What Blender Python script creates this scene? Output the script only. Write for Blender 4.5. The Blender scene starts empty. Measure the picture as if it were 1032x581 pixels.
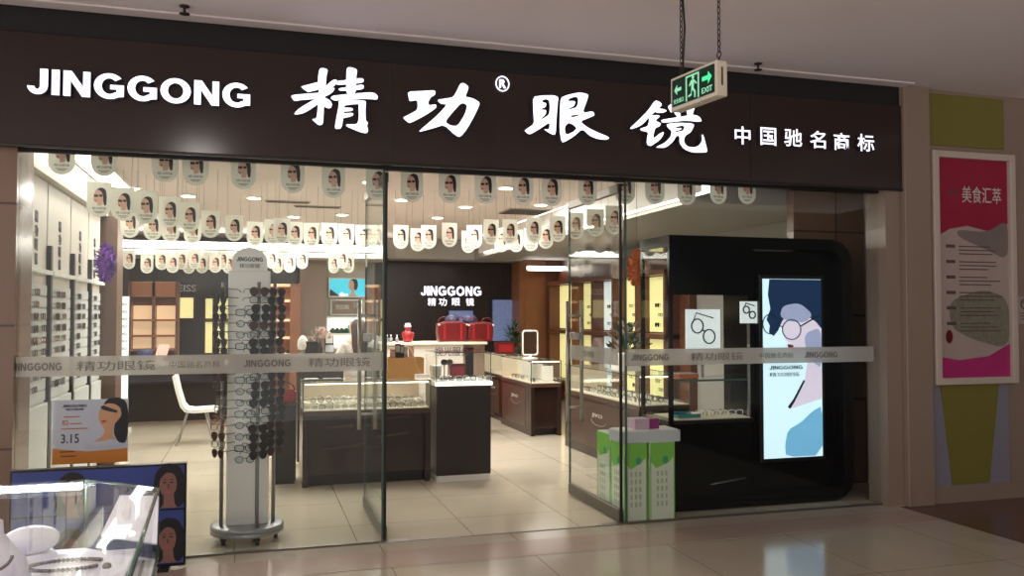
import bpy, math, random
from mathutils import Vector, Matrix
random.seed(7)
SC = bpy.context.scene
COL = SC.collection
PI = math.pi

# ------------------------------------------------------------------ camera
CX, CY, FPX = 516.0, 290.5, 864.3
YAW, PITCH, EYE = math.radians(16.74), math.radians(1.84), 1.5
cam_d = bpy.data.cameras.new('camera')
cam = bpy.data.objects.new('camera', cam_d)
COL.objects.link(cam)
cam.location = (0, 0, EYE)
cam.rotation_euler = (PI/2 + PITCH, 0, -YAW)
cam_d.sensor_width = 36.0
cam_d.lens = 36.0*FPX/1032.0
cam_d.clip_start = 0.05
cam_d.clip_end = 200
SC.camera = cam
vF = Vector((math.sin(YAW)*math.cos(PITCH), math.cos(YAW)*math.cos(PITCH), math.sin(PITCH)))
vR = Vector((math.cos(YAW), -math.sin(YAW), 0))
vU = vR.cross(vF)

def at(u, v, ax, val):
    """the point of the plane axis=val that photo position (u, v) shows"""
    d = vF + (u-CX)/FPX*vR - (v-CY)/FPX*vU
    o = Vector((0, 0, EYE))
    return o + d*((val-o[ax])/d[ax])

# ------------------------------------------------------------------ world, exposure, render look
SC.view_settings.view_transform = 'Standard'
SC.view_settings.look = 'None'
SC.view_settings.gamma = 1.0
SC.view_settings.use_curve_mapping = False
SC.view_settings.exposure = 0.0
SC.cycles.transparent_max_bounces = 32
SC.cycles.max_bounces = 10
SC.cycles.use_denoising = True
SC.cycles.sample_clamp_indirect = 6.0
wd = bpy.data.worlds.new('mall_ambient')
SC.world = wd
wd.use_nodes = True
bgn = wd.node_tree.nodes['Background']
bgn.inputs[0].default_value = (0.96, 0.88, 0.85, 1)
# the open mall behind the camera: brighter towards the left and below (added to light the ceiling), dim to the right
_nt = wd.node_tree
_tc = _nt.nodes.new('ShaderNodeTexCoord')
_dot = _nt.nodes.new('ShaderNodeVectorMath'); _dot.operation = 'DOT_PRODUCT'
_dot.inputs[1].default_value = Vector((-0.72, -0.30, -0.62)).normalized()
_mr = _nt.nodes.new('ShaderNodeMapRange')
_mr.inputs['From Min'].default_value = -0.12
_mr.inputs['From Max'].default_value = 1.0
_mr.inputs['To Min'].default_value = 0.06
_mr.inputs['To Max'].default_value = 2.7
_nt.links.new(_tc.outputs['Generated'], _dot.inputs[0])
_nt.links.new(_dot.outputs['Value'], _mr.inputs['Value'])
_nt.links.new(_mr.outputs[0], bgn.inputs[1])

MALL_LAMPS = [((-3.2, 2.6), 40), ((-0.6, 1.0), 26)]
SHOP_LAMP_W = 27.0
COVE_STRENGTH = 9.0

# ------------------------------------------------------------------ materials
def lin(c):
    def f(x):
        x /= 255.0
        return x/12.92 if x <= 0.04045 else ((x+0.055)/1.055)**2.4
    return tuple(f(x) for x in c) + (1.0,)

def mat(name, rgb, rough=0.5, metal=0.0, emit=0.0, vary=0.06, scale=12.0, bump=0.0, spec=0.5, coat=0.0, ecol=None):
    m = bpy.data.materials.new(name)
    m.use_nodes = True
    nt = m.node_tree
    b = nt.nodes['Principled BSDF']
    col = lin(rgb)
    tc = nt.nodes.new('ShaderNodeTexCoord')
    nz = nt.nodes.new('ShaderNodeTexNoise')
    nz.inputs['Scale'].default_value = scale
    nz.inputs['Detail'].default_value = 3
    nt.links.new(tc.outputs['Object'], nz.inputs['Vector'])
    rp = nt.nodes.new('ShaderNodeValToRGB')
    rp.color_ramp.elements[0].color = tuple(max(0, c*(1-vary)) for c in col[:3]) + (1,)
    rp.color_ramp.elements[1].color = tuple(min(1, c*(1+vary)) for c in col[:3]) + (1,)
    nt.links.new(nz.outputs['Fac'], rp.inputs['Fac'])
    nt.links.new(rp.outputs['Color'], b.inputs['Base Color'])
    b.inputs['Roughness'].default_value = rough
    b.inputs['Metallic'].default_value = metal
    b.inputs['Specular IOR Level'].default_value = spec
    if coat:
        b.inputs['Coat Weight'].default_value = coat
        b.inputs['Coat Roughness'].default_value = 0.05
    if emit:
        b.inputs['Emission Color'].default_value = lin(ecol or rgb)
        b.inputs['Emission Strength'].default_value = emit
    if bump:
        bp = nt.nodes.new('ShaderNodeBump')
        bp.inputs['Strength'].default_value = bump
        nt.links.new(nz.outputs['Fac'], bp.inputs['Height'])
        nt.links.new(bp.outputs['Normal'], b.inputs['Normal'])
    return m

def tile_mat(name, rgb, joint, sx, sy, rough, mortar=0.006, vary=0.05, offset=0.0, mapping=None, spec=0.5, plane='XY', cloud=0.10):
    """stone tiles: brick texture in object space plus cloudy marbling"""
    m = mat(name, rgb, rough, vary=cloud, scale=1.7, spec=spec)
    nt = m.node_tree
    b = nt.nodes['Principled BSDF']
    rp = [n for n in nt.nodes if n.type == 'VALTORGB'][0]
    tc = [n for n in nt.nodes if n.type == 'TEX_COORD'][0]
    mp = nt.nodes.new('ShaderNodeMapping')
    mp.inputs['Location'].default_value = mapping or (0, 0, 0)
    src = tc.outputs['Object']
    if plane != 'XY':
        sp = nt.nodes.new('ShaderNodeSeparateXYZ')
        cb = nt.nodes.new('ShaderNodeCombineXYZ')
        nt.links.new(src, sp.inputs[0])
        a, c = ('X', 'Z') if plane == 'XZ' else ('Y', 'Z')
        nt.links.new(sp.outputs[a], cb.inputs['X'])
        nt.links.new(sp.outputs[c], cb.inputs['Y'])
        src = cb.outputs[0]
    nt.links.new(src, mp.inputs['Vector'])
    br = nt.nodes.new('ShaderNodeTexBrick')
    br.offset = offset
    br.squash = 1.0
    br.inputs['Scale'].default_value = 1.0
    br.inputs['Brick Width'].default_value = sx
    br.inputs['Row Height'].default_value = sy
    br.inputs['Mortar Size'].default_value = mortar
    br.inputs['Mortar Smooth'].default_value = 0.2
    br.inputs['Color1'].default_value = (1, 1, 1, 1)
    br.inputs['Color2'].default_value = (1-vary, 1-vary, 1-vary, 1)
    jl, cl = lin(joint), lin(rgb)
    br.inputs['Mortar'].default_value = tuple(min(1, jl[i]/max(cl[i], 1e-4)) for i in range(3)) + (1,)
    nt.links.new(mp.outputs[0], br.inputs['Vector'])
    mx = nt.nodes.new('ShaderNodeMix')
    mx.data_type = 'RGBA'
    mx.blend_type = 'MULTIPLY'
    mx.inputs['Factor'].default_value = 1.0
    nt.links.new(rp.outputs['Color'], mx.inputs[6])
    nt.links.new(br.outputs['Color'], mx.inputs[7])
    nt.links.new(mx.outputs[2], b.inputs['Base Color'])
    return m

def glass_mat(name, tint=(0.93, 0.97, 0.95), ior=1.42, rough=0.0, graze=0.8):
    m = bpy.data.materials.new(name)
    m.use_nodes = True
    nt = m.node_tree
    nt.nodes.clear()
    out = nt.nodes.new('ShaderNodeOutputMaterial')
    mx = nt.nodes.new('ShaderNodeMixShader')
    tr = nt.nodes.new('ShaderNodeBsdfTransparent')
    gl = nt.nodes.new('ShaderNodeBsdfGlossy')
    lw = nt.nodes.new('ShaderNodeLayerWeight')
    lw.inputs['Blend'].default_value = 0.5
    pw = nt.nodes.new('ShaderNodeMath'); pw.operation = 'POWER'
    pw.inputs[1].default_value = 5.0
    nt.links.new(lw.outputs['Facing'], pw.inputs[0])
    fr = nt.nodes.new('ShaderNodeMath'); fr.operation = 'MULTIPLY_ADD'
    f0 = ((ior-1)/(ior+1))**2
    fr.inputs[1].default_value = (1-f0)*graze
    fr.inputs[2].default_value = f0
    nt.links.new(pw.outputs[0], fr.inputs[0])
    tr.inputs[0].default_value = tint + (1,)
    gl.inputs['Roughness'].default_value = rough
    gl.inputs['Color'].default_value = (0.9, 0.93, 0.92, 1)
    nt.links.new(fr.outputs[0], mx.inputs[0])
    nt.links.new(tr.outputs[0], mx.inputs[1])
    nt.links.new(gl.outputs[0], mx.inputs[2])
    nt.links.new(mx.outputs[0], out.inputs[0])
    return m

def film_mat(name, rgb, clear):
    """frosted film: part see-through, part matt"""
    m = bpy.data.materials.new(name)
    m.use_nodes = True
    nt = m.node_tree
    nt.nodes.clear()
    out = nt.nodes.new('ShaderNodeOutputMaterial')
    mx = nt.nodes.new('ShaderNodeMixShader')
    mx2 = nt.nodes.new('ShaderNodeMixShader')
    tr = nt.nodes.new('ShaderNodeBsdfTransparent')
    df = nt.nodes.new('ShaderNodeBsdfDiffuse')
    tl = nt.nodes.new('ShaderNodeBsdfTranslucent')
    df.inputs[0].default_value = lin(rgb)
    tl.inputs[0].default_value = lin(rgb)
    mx2.inputs[0].default_value = 0.5
    nt.links.new(df.outputs[0], mx2.inputs[1])
    nt.links.new(tl.outputs[0], mx2.inputs[2])
    mx.inputs[0].default_value = 1-clear
    nt.links.new(tr.outputs[0], mx.inputs[1])
    nt.links.new(mx2.outputs[0], mx.inputs[2])
    nt.links.new(mx.outputs[0], out.inputs[0])
    return m

M = {}
M['mall_ceiling'] = mat('mall_ceiling', (222, 212, 210), 0.85, vary=0.02, scale=2)
M['shop_ceiling'] = mat('shop_ceiling', (218, 207, 203), 0.8, vary=0.02, scale=2)
M['mall_floor'] = tile_mat('mall_floor', (178, 166, 150), (120, 108, 96), 0.9, 0.9, 0.13, 0.003, mapping=(0.1, 0.28, 0), cloud=0.12)
M['pink_stone'] = mat('pink_stone', (170, 150, 138), 0.16, vary=0.10, scale=5)
M['brown_stone'] = mat('brown_stone', (92, 62, 52), 0.18, vary=0.15, scale=6)
M['shop_floor'] = tile_mat('shop_floor', (204, 194, 174), (120, 108, 92), 0.78, 0.78, 0.14, 0.003, mapping=(0.11, 0.0, 0), cloud=0.05)
M['pillar_tile'] = tile_mat('pillar_tile', (122, 94, 76), (70, 52, 44), 0.62, 0.72, 0.22, 0.008, plane='XZ', cloud=0.2)
M['brown_tile'] = tile_mat('brown_tile', (128, 98, 78), (60, 46, 40), 0.5, 0.75, 0.25, 0.008, plane='XZ', cloud=0.15)
M['mall_wall'] = tile_mat('mall_wall', (140, 122, 108), (150, 132, 114), 0.9, 0.85, 0.35, 0.004, plane='XZ', cloud=0.06)
M['olive'] = mat('olive', (112, 106, 44), 0.45, vary=0.05)
M['bluegrey'] = mat('bluegrey', (126, 122, 134), 0.4, vary=0.03)
M['shop_wall'] = mat('shop_wall', (208, 202, 192), 0.7, vary=0.03, scale=3)
M['grey_wall'] = mat('grey_wall', (150, 146, 140), 0.6, vary=0.04, scale=3)
M['dark_wall'] = mat('dark_wall', (44, 34, 33), 0.3, vary=0.08, scale=3)
M['dark_panel'] = mat('dark_panel', (38, 29, 27), 0.3, vary=0.08, scale=3)
M['sign_board'] = mat('sign_board', (44, 32, 31), 0.16, vary=0.06, scale=2)
M['sign_edge'] = mat('sign_edge', (24, 20, 20), 0.4)
M['black_recess'] = mat('black_recess', (14, 12, 13), 0.7)
M['letter'] = mat('letter', (238, 236, 255), 0.4, emit=1.6, vary=0.01)
M['letter_side'] = mat('letter_side', (60, 52, 60), 0.35)
M['letter_small'] = mat('letter_small', (240, 240, 255), 0.4, emit=1.3, vary=0.01)
M['glass'] = glass_mat('glass', (0.965, 0.985, 0.975), 1.35)
M['case_glass'] = glass_mat('case_glass', (0.98, 0.99, 0.985), 1.30, graze=0.4)
M['glass_edge'] = mat('glass_edge', (70, 96, 88), 0.15, vary=0.05)
M['black_gasket'] = mat('black_gasket', (26, 26, 26), 0.4)
M['film'] = film_mat('frosted_film', (206, 204, 198), 0.32)
M['film_text'] = mat('film_text', (112, 108, 104), 0.6)
M['steel'] = mat('steel', (168, 166, 160), 0.28, 0.9)
M['dull_steel'] = mat('dull_steel', (120, 116, 108), 0.4, 0.8)
M['chrome'] = mat('chrome', (215, 215, 212), 0.12, 1.0)
M['grey_metal'] = mat('grey_metal', (150, 152, 154), 0.35, 0.5)
M['white'] = mat('white', (236, 234, 228), 0.45, vary=0.02)
M['card_white'] = film_mat('card_white', (242, 242, 234), 0.0)
M['card_print'] = mat('card_print', (112, 104, 96), 0.6)
M['hair'] = mat('hair', (40, 34, 38), 0.5)
M['hair_brown'] = mat('hair_brown', (70, 50, 42), 0.45, vary=0.2, scale=40)
M['skin'] = mat('skin', (226, 184, 160), 0.55, vary=0.04)
M['lips'] = mat('lips', (178, 76, 76), 0.4)
M['black'] = mat('black', (16, 16, 18), 0.3)
M['gloss_black'] = mat('gloss_black', (10, 11, 13), 0.12, vary=0.03, spec=0.25)
M['brown_lacquer'] = mat('brown_lacquer', (50, 36, 31), 0.18, vary=0.1, scale=4)
M['brown_light'] = mat('brown_light', (78, 57, 47), 0.3, vary=0.1, scale=4)
M['deck'] = mat('deck', (232, 220, 196), 0.5, vary=0.03)
M['case_light'] = mat('case_light', (255, 240, 212), 0.5, emit=5.0, vary=0.01)
M['strip_white'] = mat('strip_white', (226, 228, 224), 0.4, vary=0.01)
M['column_brown'] = mat('column_brown', (98, 76, 64), 0.4, vary=0.08, scale=4)
M['cabinet_white'] = mat('cabinet_white', (206, 200, 188), 0.5, vary=0.02)
M['cove'] = mat('cove', (255, 249, 240), 0.5, emit=COVE_STRENGTH, vary=0.01)
M['lamp_disc'] = mat('lamp_disc', (255, 244, 226), 0.5, emit=12.0, vary=0.01)
M['slot_white'] = mat('slot_white', (206, 212, 210), 0.35, vary=0.02)
M['wood'] = mat('wood', (136, 86, 54), 0.4, vary=0.15, scale=6)
M['dark_wood'] = mat('dark_wood', (104, 62, 42), 0.35, vary=0.15, scale=6)
M['taupe'] = mat('taupe', (134, 116, 100), 0.5, vary=0.06, scale=4)
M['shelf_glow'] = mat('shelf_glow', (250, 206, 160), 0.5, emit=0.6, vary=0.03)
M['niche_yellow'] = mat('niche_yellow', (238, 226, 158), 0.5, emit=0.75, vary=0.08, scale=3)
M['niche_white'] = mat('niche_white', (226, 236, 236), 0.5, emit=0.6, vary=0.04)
M['blue_glow'] = mat('blue_glow', (112, 128, 170), 0.35, emit=0.35, vary=0.5, scale=24)
M['teal_screen'] = mat('teal_screen', (60, 184, 206), 0.4, emit=0.9, vary=0.25, scale=6)
M['white_glow'] = mat('white_glow', (240, 246, 240), 0.4, emit=0.8, vary=0.02)
M['green_art'] = mat('green_art', (40, 160, 120), 0.4, emit=0.5)
M['scr_pale'] = mat('scr_pale', (206, 236, 246), 0.3, emit=0.95, vary=0.10, scale=3)
M['scr_hair'] = mat('scr_hair', (20, 44, 76), 0.3, emit=0.75, vary=0.35, scale=9)
M['scr_skin'] = mat('scr_skin', (206, 196, 214), 0.3, emit=0.9, vary=0.05)
M['scr_shade'] = mat('scr_shade', (150, 158, 190), 0.3, emit=0.8, vary=0.05)
M['scr_blue'] = mat('scr_blue', (110, 172, 208), 0.3, emit=0.85, vary=0.2, scale=6)
M['scr_ink'] = mat('scr_ink', (24, 40, 56), 0.3, emit=0.5)
M['purple'] = mat('purple', (118, 74, 160), 0.35, metal=0.5, vary=0.5, scale=60)
M['orange_tinsel'] = mat('orange_tinsel', (232, 112, 52), 0.4, metal=0.15, vary=0.6, scale=60)
M['red'] = mat('red', (146, 28, 34), 0.35, vary=0.12)
M['dark_red'] = mat('dark_red', (92, 17, 18), 0.3, vary=0.2)
M['navy'] = mat('navy', (22, 28, 66), 0.5)
M['cardboard'] = mat('cardboard', (198, 150, 98), 0.7, vary=0.05)
M['carton_green'] = mat('carton_green', (128, 196, 78), 0.5, vary=0.06)
M['carton_white'] = mat('carton_white', (216, 222, 206), 0.5, vary=0.04)
M['carton_print'] = mat('carton_print', (168, 184, 152), 0.5)
M['carton_teal'] = mat('carton_teal', (60, 160, 120), 0.5)
M['magenta'] = mat('magenta', (140, 44, 110), 0.5, vary=0.1)
M['mauve'] = mat('mauve', (196, 168, 186), 0.5, vary=0.4, scale=70)
M['lid'] = mat('lid', (196, 200, 204), 0.45)
M['poster_red'] = mat('poster_red', (144, 18, 52), 0.35, vary=0.12, scale=5)
M['poster_pink'] = mat('poster_pink', (168, 40, 104), 0.35, vary=0.2, scale=6)
M['poster_paper'] = mat('poster_paper', (164, 148, 140), 0.35, vary=0.08, scale=5)
M['poster_grey'] = mat('poster_grey', (118, 106, 102), 0.35, vary=0.2, scale=5)
M['poster_green'] = mat('poster_green', (118, 114, 98), 0.35, vary=0.4, scale=30)
M['ink'] = mat('ink', (84, 66, 62), 0.5)
M['poster_frame'] = mat('poster_frame', (186, 172, 160), 0.3)
M['exit_body'] = mat('exit_body', (214, 204, 184), 0.4, vary=0.03)
M['exit_dark'] = mat('exit_dark', (10, 44, 32), 0.3, emit=0.12)
M['exit_green'] = mat('exit_green', (150, 226, 184), 0.4, emit=0.5)
M['exit_bright'] = mat('exit_bright', (70, 230, 150), 0.4, emit=0.8)
M['chain'] = mat('chain', (58, 52, 50), 0.4, 0.7)
M['blue_poster'] = mat('blue_poster', (58, 72, 136), 0.3, vary=0.45, scale=4)
M['poster_dim'] = mat('poster_dim', (198, 198, 214), 0.35, vary=0.04)
M['poster_orange'] = mat('poster_orange', (206, 124, 44), 0.4, vary=0.08)
M['skin_warm'] = mat('skin_warm', (214, 158, 122), 0.5, vary=0.06)
M['skin_dusk'] = mat('skin_dusk', (128, 90, 82), 0.5, vary=0.06)
M['hair_black'] = mat('hair_black', (22, 18, 26), 0.45)
M['orange_ink'] = mat('orange_ink', (200, 110, 70), 0.5)
M['dark_ink'] = mat('dark_ink', (46, 44, 56), 0.5)
M['jewel_white'] = mat('jewel_white', (240, 238, 250), 0.5, vary=0.02)
M['led'] = mat('led', (236, 240, 255), 0.4, emit=30.0, vary=0.01)
M['pearl'] = mat('pearl', (120, 112, 116), 0.2, 0.6)
M['terracotta'] = mat('terracotta', (170, 100, 80), 0.5)
M['case_base'] = mat('case_base', (150, 150, 160), 0.4)
M['frame_black'] = mat('frame_black', (20, 18, 20), 0.25)
M['frame_brown'] = mat('frame_brown', (84, 48, 36), 0.3)
M['frame_metal'] = mat('frame_metal', (150, 146, 142), 0.25, 0.9)
M['frame_red'] = mat('frame_red', (150, 50, 44), 0.3)
M['lens_dark'] = mat('lens_dark', (26, 22, 26), 0.08)
M['lens_brown'] = mat('lens_brown', (74, 46, 44), 0.08)
M['lens_clear'] = glass_mat('lens_clear', (0.9, 0.92, 0.92), 1.5)
M['shirt'] = mat('shirt', (230, 224, 220), 0.7, vary=0.03)
M['trousers'] = mat('trousers', (40, 40, 48), 0.7)
M['leaf'] = mat('leaf', (46, 74, 44), 0.45, vary=0.3)
M['pale_leaf'] = mat('pale_leaf', (150, 150, 140), 0.5, vary=0.3)
M['pot'] = mat('pot', (60, 54, 52), 0.4)
M['mirror'] = mat('mirror', (190, 186, 180), 0.04, 1.0)
M['blue_thing'] = mat('blue_thing', (44, 58, 104), 0.4)
M['pinkish'] = mat('pinkish', (226, 190, 180), 0.5)
M['vent'] = mat('vent', (150, 142, 132), 0.5)
M['vent_dark'] = mat('vent_dark', (60, 54, 50), 0.6)
M['teal_tray'] = mat('teal_tray', (64, 132, 138), 0.4)

# ------------------------------------------------------------------ mesh builder
_text = {}
def block_letter(ch):
    """bold grotesque capitals in a box of height 1"""
    arc = lambda cx, cy, rx, ry, a0, a1, n: [(cx+rx*math.cos(math.radians(a0+(a1-a0)*i/n)), cy+ry*math.sin(math.radians(a0+(a1-a0)*i/n))) for i in range(n+1)]
    if ch == 'I': return .24, [[(0, 0), (.24, 0), (.24, 1), (0, 1)]]
    if ch == 'N': return .82, [[(0, 0), (.22, 0), (.22, .62), (.57, 0), (.82, 0), (.82, 1), (.60, 1), (.60, .40), (.25, 1), (0, 1)]]
    if ch == 'J': return .62, [[(.62, 1), (.38, 1), (.38, .32)] + arc(.30, .32, .08, .13, 0, -170, 8) + arc(.31, .34, .31, .35, -176, 0, 14)]
    if ch == 'O': return .98, [arc(.49, .5, .49, .515, 0, 354, 30), arc(.49, .5, .25, .315, 0, 352, 24)]
    if ch == 'G': return .93, [arc(.48, .5, .48, .515, 40, 305, 26) + [(.93, .10), (.93, .56), (.50, .56), (.50, .38), (.70, .38), (.70, .25)] + arc(.48, .5, .24, .315, 312, 44, 22)]
def text_geo(body, bold=0.0):
    key = (body, bold)
    if body == 'JINGGONG' and key not in _text:
        x, vs, fs = 0.0, [], []
        for ch in body:
            w, loops = block_letter(ch)
            lv, lf = curve_geo([[(x+a, b) for a, b in lp] for lp in loops])
            if lf:
                (ax, ay), (bx, by), (cx, cy) = (lv[i] for i in lf[0][:3])
                if (bx-ax)*(cy-ay)-(by-ay)*(cx-ax) < 0: lf = [tuple(reversed(f)) for f in lf]
            n = len(vs); vs += lv; fs += [tuple(i+n for i in f) for f in lf]
            x += w+.11
        x -= .11
        _text[key] = ([(a/x, b) for a, b in vs], fs, x)
    if key not in _text:
        c = bpy.data.curves.new('lettering', 'FONT')
        c.body = body
        c.offset = bold
        c.resolution_u = 4
        o = bpy.data.objects.new('lettering', c)
        COL.objects.link(o)
        bpy.context.view_layer.update()
        dg = bpy.context.evaluated_depsgraph_get()
        me = bpy.data.meshes.new_from_object(o.evaluated_get(dg))
        vs = [v.co.copy() for v in me.vertices]
        fs = [tuple(p.vertices) for p in me.polygons]
        bpy.data.objects.remove(o)
        bpy.data.curves.remove(c)
        bpy.data.meshes.remove(me)
        x0 = min(v.x for v in vs); x1 = max(v.x for v in vs)
        y0 = min(v.y for v in vs); y1 = max(v.y for v in vs)
        _text[key] = ([((v.x-x0)/(x1-x0), (v.y-y0)/(y1-y0)) for v in vs], fs, (x1-x0)/(y1-y0))
    return _text[key]

def curve_geo(loops):
    """filled flat outline(s); further loops are holes"""
    c = bpy.data.curves.new('outline', 'CURVE')
    c.dimensions = '2D'
    c.fill_mode = 'BOTH'
    for lp in loops:
        s = c.splines.new('POLY')
        s.points.add(len(lp)-1)
        for p, q in zip(s.points, lp):
            p.co = (q[0], q[1], 0, 1)
        s.use_cyclic_u = True
    o = bpy.data.objects.new('outline', c)
    COL.objects.link(o)
    bpy.context.view_layer.update()
    dg = bpy.context.evaluated_depsgraph_get()
    me = bpy.data.meshes.new_from_object(o.evaluated_get(dg))
    vs = [(v.co.x, v.co.y) for v in me.vertices]
    fs = [tuple(p.vertices) for p in me.polygons]
    bpy.data.objects.remove(o); bpy.data.curves.remove(c); bpy.data.meshes.remove(me)
    return vs, fs

def smooth_loop(pts, n=2):
    for _ in range(n):
        out = []
        for i in range(len(pts)):
            a, b = pts[i], pts[(i+1) % len(pts)]
            out.append((a[0]*.8+b[0]*.2, a[1]*.8+b[1]*.2))
            out.append((a[0]*.2+b[0]*.8, a[1]*.2+b[1]*.8))
        pts = out
    return pts

def fy(Y):            # a sheet facing the camera side (-Y): u = X, v = Z, d = out of it
    return lambda u, v, d: (u, Y-d, v)
def fx(X):            # a sheet facing +X
    return lambda u, v, d: (X+d, u, v)
def fz(Z):            # a sheet facing up
    return lambda u, v, d: (u, v, Z+d)

class MB:
    def __init__(s, org=(0, 0, 0)):
        s.v, s.f, s.m, s.mats, s.sm = [], [], [], [], []
        s.org = Vector(org)
    def mi(s, m):
        m = M[m] if isinstance(m, str) else m
        if m not in s.mats: s.mats.append(m)
        return s.mats.index(m)
    def add(s, vs, fs, m, smooth=False):
        n = len(s.v); k = s.mi(m)
        s.v += [tuple(Vector(p)-s.org) for p in vs]
        for f in fs:
            s.f.append(tuple(i+n for i in f)); s.m.append(k); s.sm.append(smooth)
        return s
    def box(s, x0, x1, y0, y1, z0, z1, m):
        vs = [(x, y, z) for z in (z0, z1) for y in (y0, y1) for x in (x0, x1)]
        return s.add(vs, [(0, 2, 3, 1), (4, 5, 7, 6), (0, 1, 5, 4), (2, 6, 7, 3), (0, 4, 6, 2), (1, 3, 7, 5)], m)
    def prism(s, pts, tf, d0, d1, m, smooth=False):
        n = len(pts)
        vs = [tf(u, v, d0) for u, v in pts] + [tf(u, v, d1) for u, v in pts]
        fs = [tuple(range(n-1, -1, -1)), tuple(range(n, 2*n))]
        fs += [(i, (i+1) % n, n+(i+1) % n, n+i) for i in range(n)]
        return s.add(vs, fs, m, smooth)
    def sheet(s, vs2, fs, tf, d0, d1, m, side=None):
        """a filled flat shape given thickness"""
        n = len(vs2)
        vs = [tf(u, v, d0) for u, v in vs2] + [tf(u, v, d1) for u, v in vs2]
        cnt = {}
        for f in fs:
            for a, b in zip(f, f[1:]+f[:1]):
                cnt[(a, b)] = 1
        rim = [e for e in cnt if (e[1], e[0]) not in cnt]
        s.add(vs, [tuple(i+n for i in f) for f in fs], m)
        base = len(s.v)-2*n
        k = s.mi(side or m)
        for f in fs:
            s.f.append(tuple(base+i for i in reversed(f))); s.m.append(k); s.sm.append(False)
        for a, b in rim:
            s.f.append((base+a, base+b, base+n+b, base+n+a)); s.m.append(k); s.sm.append(False)
        return s
    def text(s, body, u0, v0, h, tf, m, w=None, d0=0.0, d1=0.002, bold=0.0, side=None):
        vs, fs, asp = text_geo(body, bold)
        w = w if w is not None else h*asp
        return s.sheet([(u0+a*w, v0+b*h) for a, b in vs], fs, tf, d0, d1, m, side)
    def tube(s, pts, r, m, n=8, closed=False, caps=True):
        pts = [Vector(p) for p in pts]
        rs = r if isinstance(r, (list, tuple)) else [r]*len(pts)
        N = len(pts); rings = []
        prev = None
        for i, p in enumerate(pts):
            if closed: t = pts[(i+1) % N]-pts[i-1]
            else: t = pts[min(i+1, N-1)]-pts[max(i-1, 0)]
            t.normalize()
            if prev is None:
                a = Vector((0, 0, 1)) if abs(t.z) < .9 else Vector((1, 0, 0))
                x = t.cross(a).normalized()
            else:
                x = (prev - t*prev.dot(t)).normalized()
            prev = x
            y = t.cross(x)
            rings.append([p + rs[i]*(math.cos(2*PI*k/n)*x + math.sin(2*PI*k/n)*y) for k in range(n)])
        vs = [q for g in rings for q in g]
        fs = []
        for i in range(N if closed else N-1):
            j = (i+1) % N
            fs += [(i*n+k, i*n+(k+1) % n, j*n+(k+1) % n, j*n+k) for k in range(n)]
        if not closed and caps:
            fs += [tuple(range(n-1, -1, -1)), tuple((N-1)*n+k for k in range(n))]
        return s.add(vs, fs, m, True)
    def lathe(s, prof, c, m, n=20, sx=1.0, sy=1.0):
        """prof: (radius, height) from bottom to top around the vertical through c"""
        vs = [(c[0]+r*sx*math.cos(2*PI*k/n), c[1]+r*sy*math.sin(2*PI*k/n), c[2]+h) for r, h in prof for k in range(n)]
        fs = []
        for i in range(len(prof)-1):
            fs += [(i*n+k, i*n+(k+1) % n, (i+1)*n+(k+1) % n, (i+1)*n+k) for k in range(n)]
        fs += [tuple(range(n-1, -1, -1)), tuple((len(prof)-1)*n+k for k in range(n))]
        return s.add(vs, fs, m, True)
    def ball(s, c, r, m, n=12, rings=8):
        rx, ry, rz = r if isinstance(r, (tuple, list)) else (r, r, r)
        prof = [(max(1e-4, math.sin(PI*i/rings)), -math.cos(PI*i/rings)) for i in range(rings+1)]
        vs = [(c[0]+rx*a*math.cos(2*PI*k/n), c[1]+ry*a*math.sin(2*PI*k/n), c[2]+rz*b) for a, b in prof for k in range(n)]
        fs = []
        for i in range(rings):
            fs += [(i*n+k, i*n+(k+1) % n, (i+1)*n+(k+1) % n, (i+1)*n+k) for k in range(n)]
        return s.add(vs, fs, m, True)
    def build(s, name, parent=None, loc=None, bevel=0.0, segs=2):
        me = bpy.data.meshes.new(name)
        me.from_pydata(s.v, [], s.f)
        for m in s.mats: me.materials.append(m)
        me.polygons.foreach_set('material_index', s.m)
        me.polygons.foreach_set('use_smooth', s.sm)
        me.update()
        o = bpy.data.objects.new(name, me)
        COL.objects.link(o)
        if parent is not None: o.parent = parent
        else: o.location = loc if loc is not None else s.org
        if bevel:
            b = o.modifiers.new('edge', 'BEVEL')
            b.width = bevel; b.segments = segs; b.limit_method = 'ANGLE'; b.angle_limit = math.radians(50)
        return o

def tag(o, label, cat, group=None):
    o['label'] = label; o['category'] = cat
    if group: o['group'] = group
    return o
def thing(name, label, cat, loc=(0, 0, 0), rz=0.0, group=None):
    o = bpy.data.objects.new(name, None)
    o.empty_display_size = 0.1
    COL.objects.link(o)
    o.location = loc; o.rotation_euler = (0, 0, rz)
    return tag(o, label, cat, group)
def struct(o):
    o['kind'] = 'structure'
    return o
def dup(root, loc, rz=0.0, label=None, group=None):
    r = root.copy(); COL.objects.link(r)
    r.location = loc; r.rotation_euler = (0, 0, rz)
    if label: r['label'] = label
    if group: r['group'] = group
    for ch in list(root.children):
        c = ch.copy(); COL.objects.link(c); c.parent = r
        for g in ch.children:
            d = g.copy(); COL.objects.link(d); d.parent = c
    return r
ORD = 'first second third fourth fifth sixth seventh eighth ninth tenth eleventh twelfth thirteenth fourteenth fifteenth sixteenth seventeenth eighteenth nineteenth'.split()
def nth(i):
    if i < 19: return ORD[i]
    tens = {2: 'twenty', 3: 'thirty', 4: 'forty', 5: 'fifty'}
    t, u = divmod(i+1, 10)
    return {2: 'twentieth', 3: 'thirtieth', 4: 'fortieth'}[t] if u == 0 else tens[t] + '-' + ORD[u-1]
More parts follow.
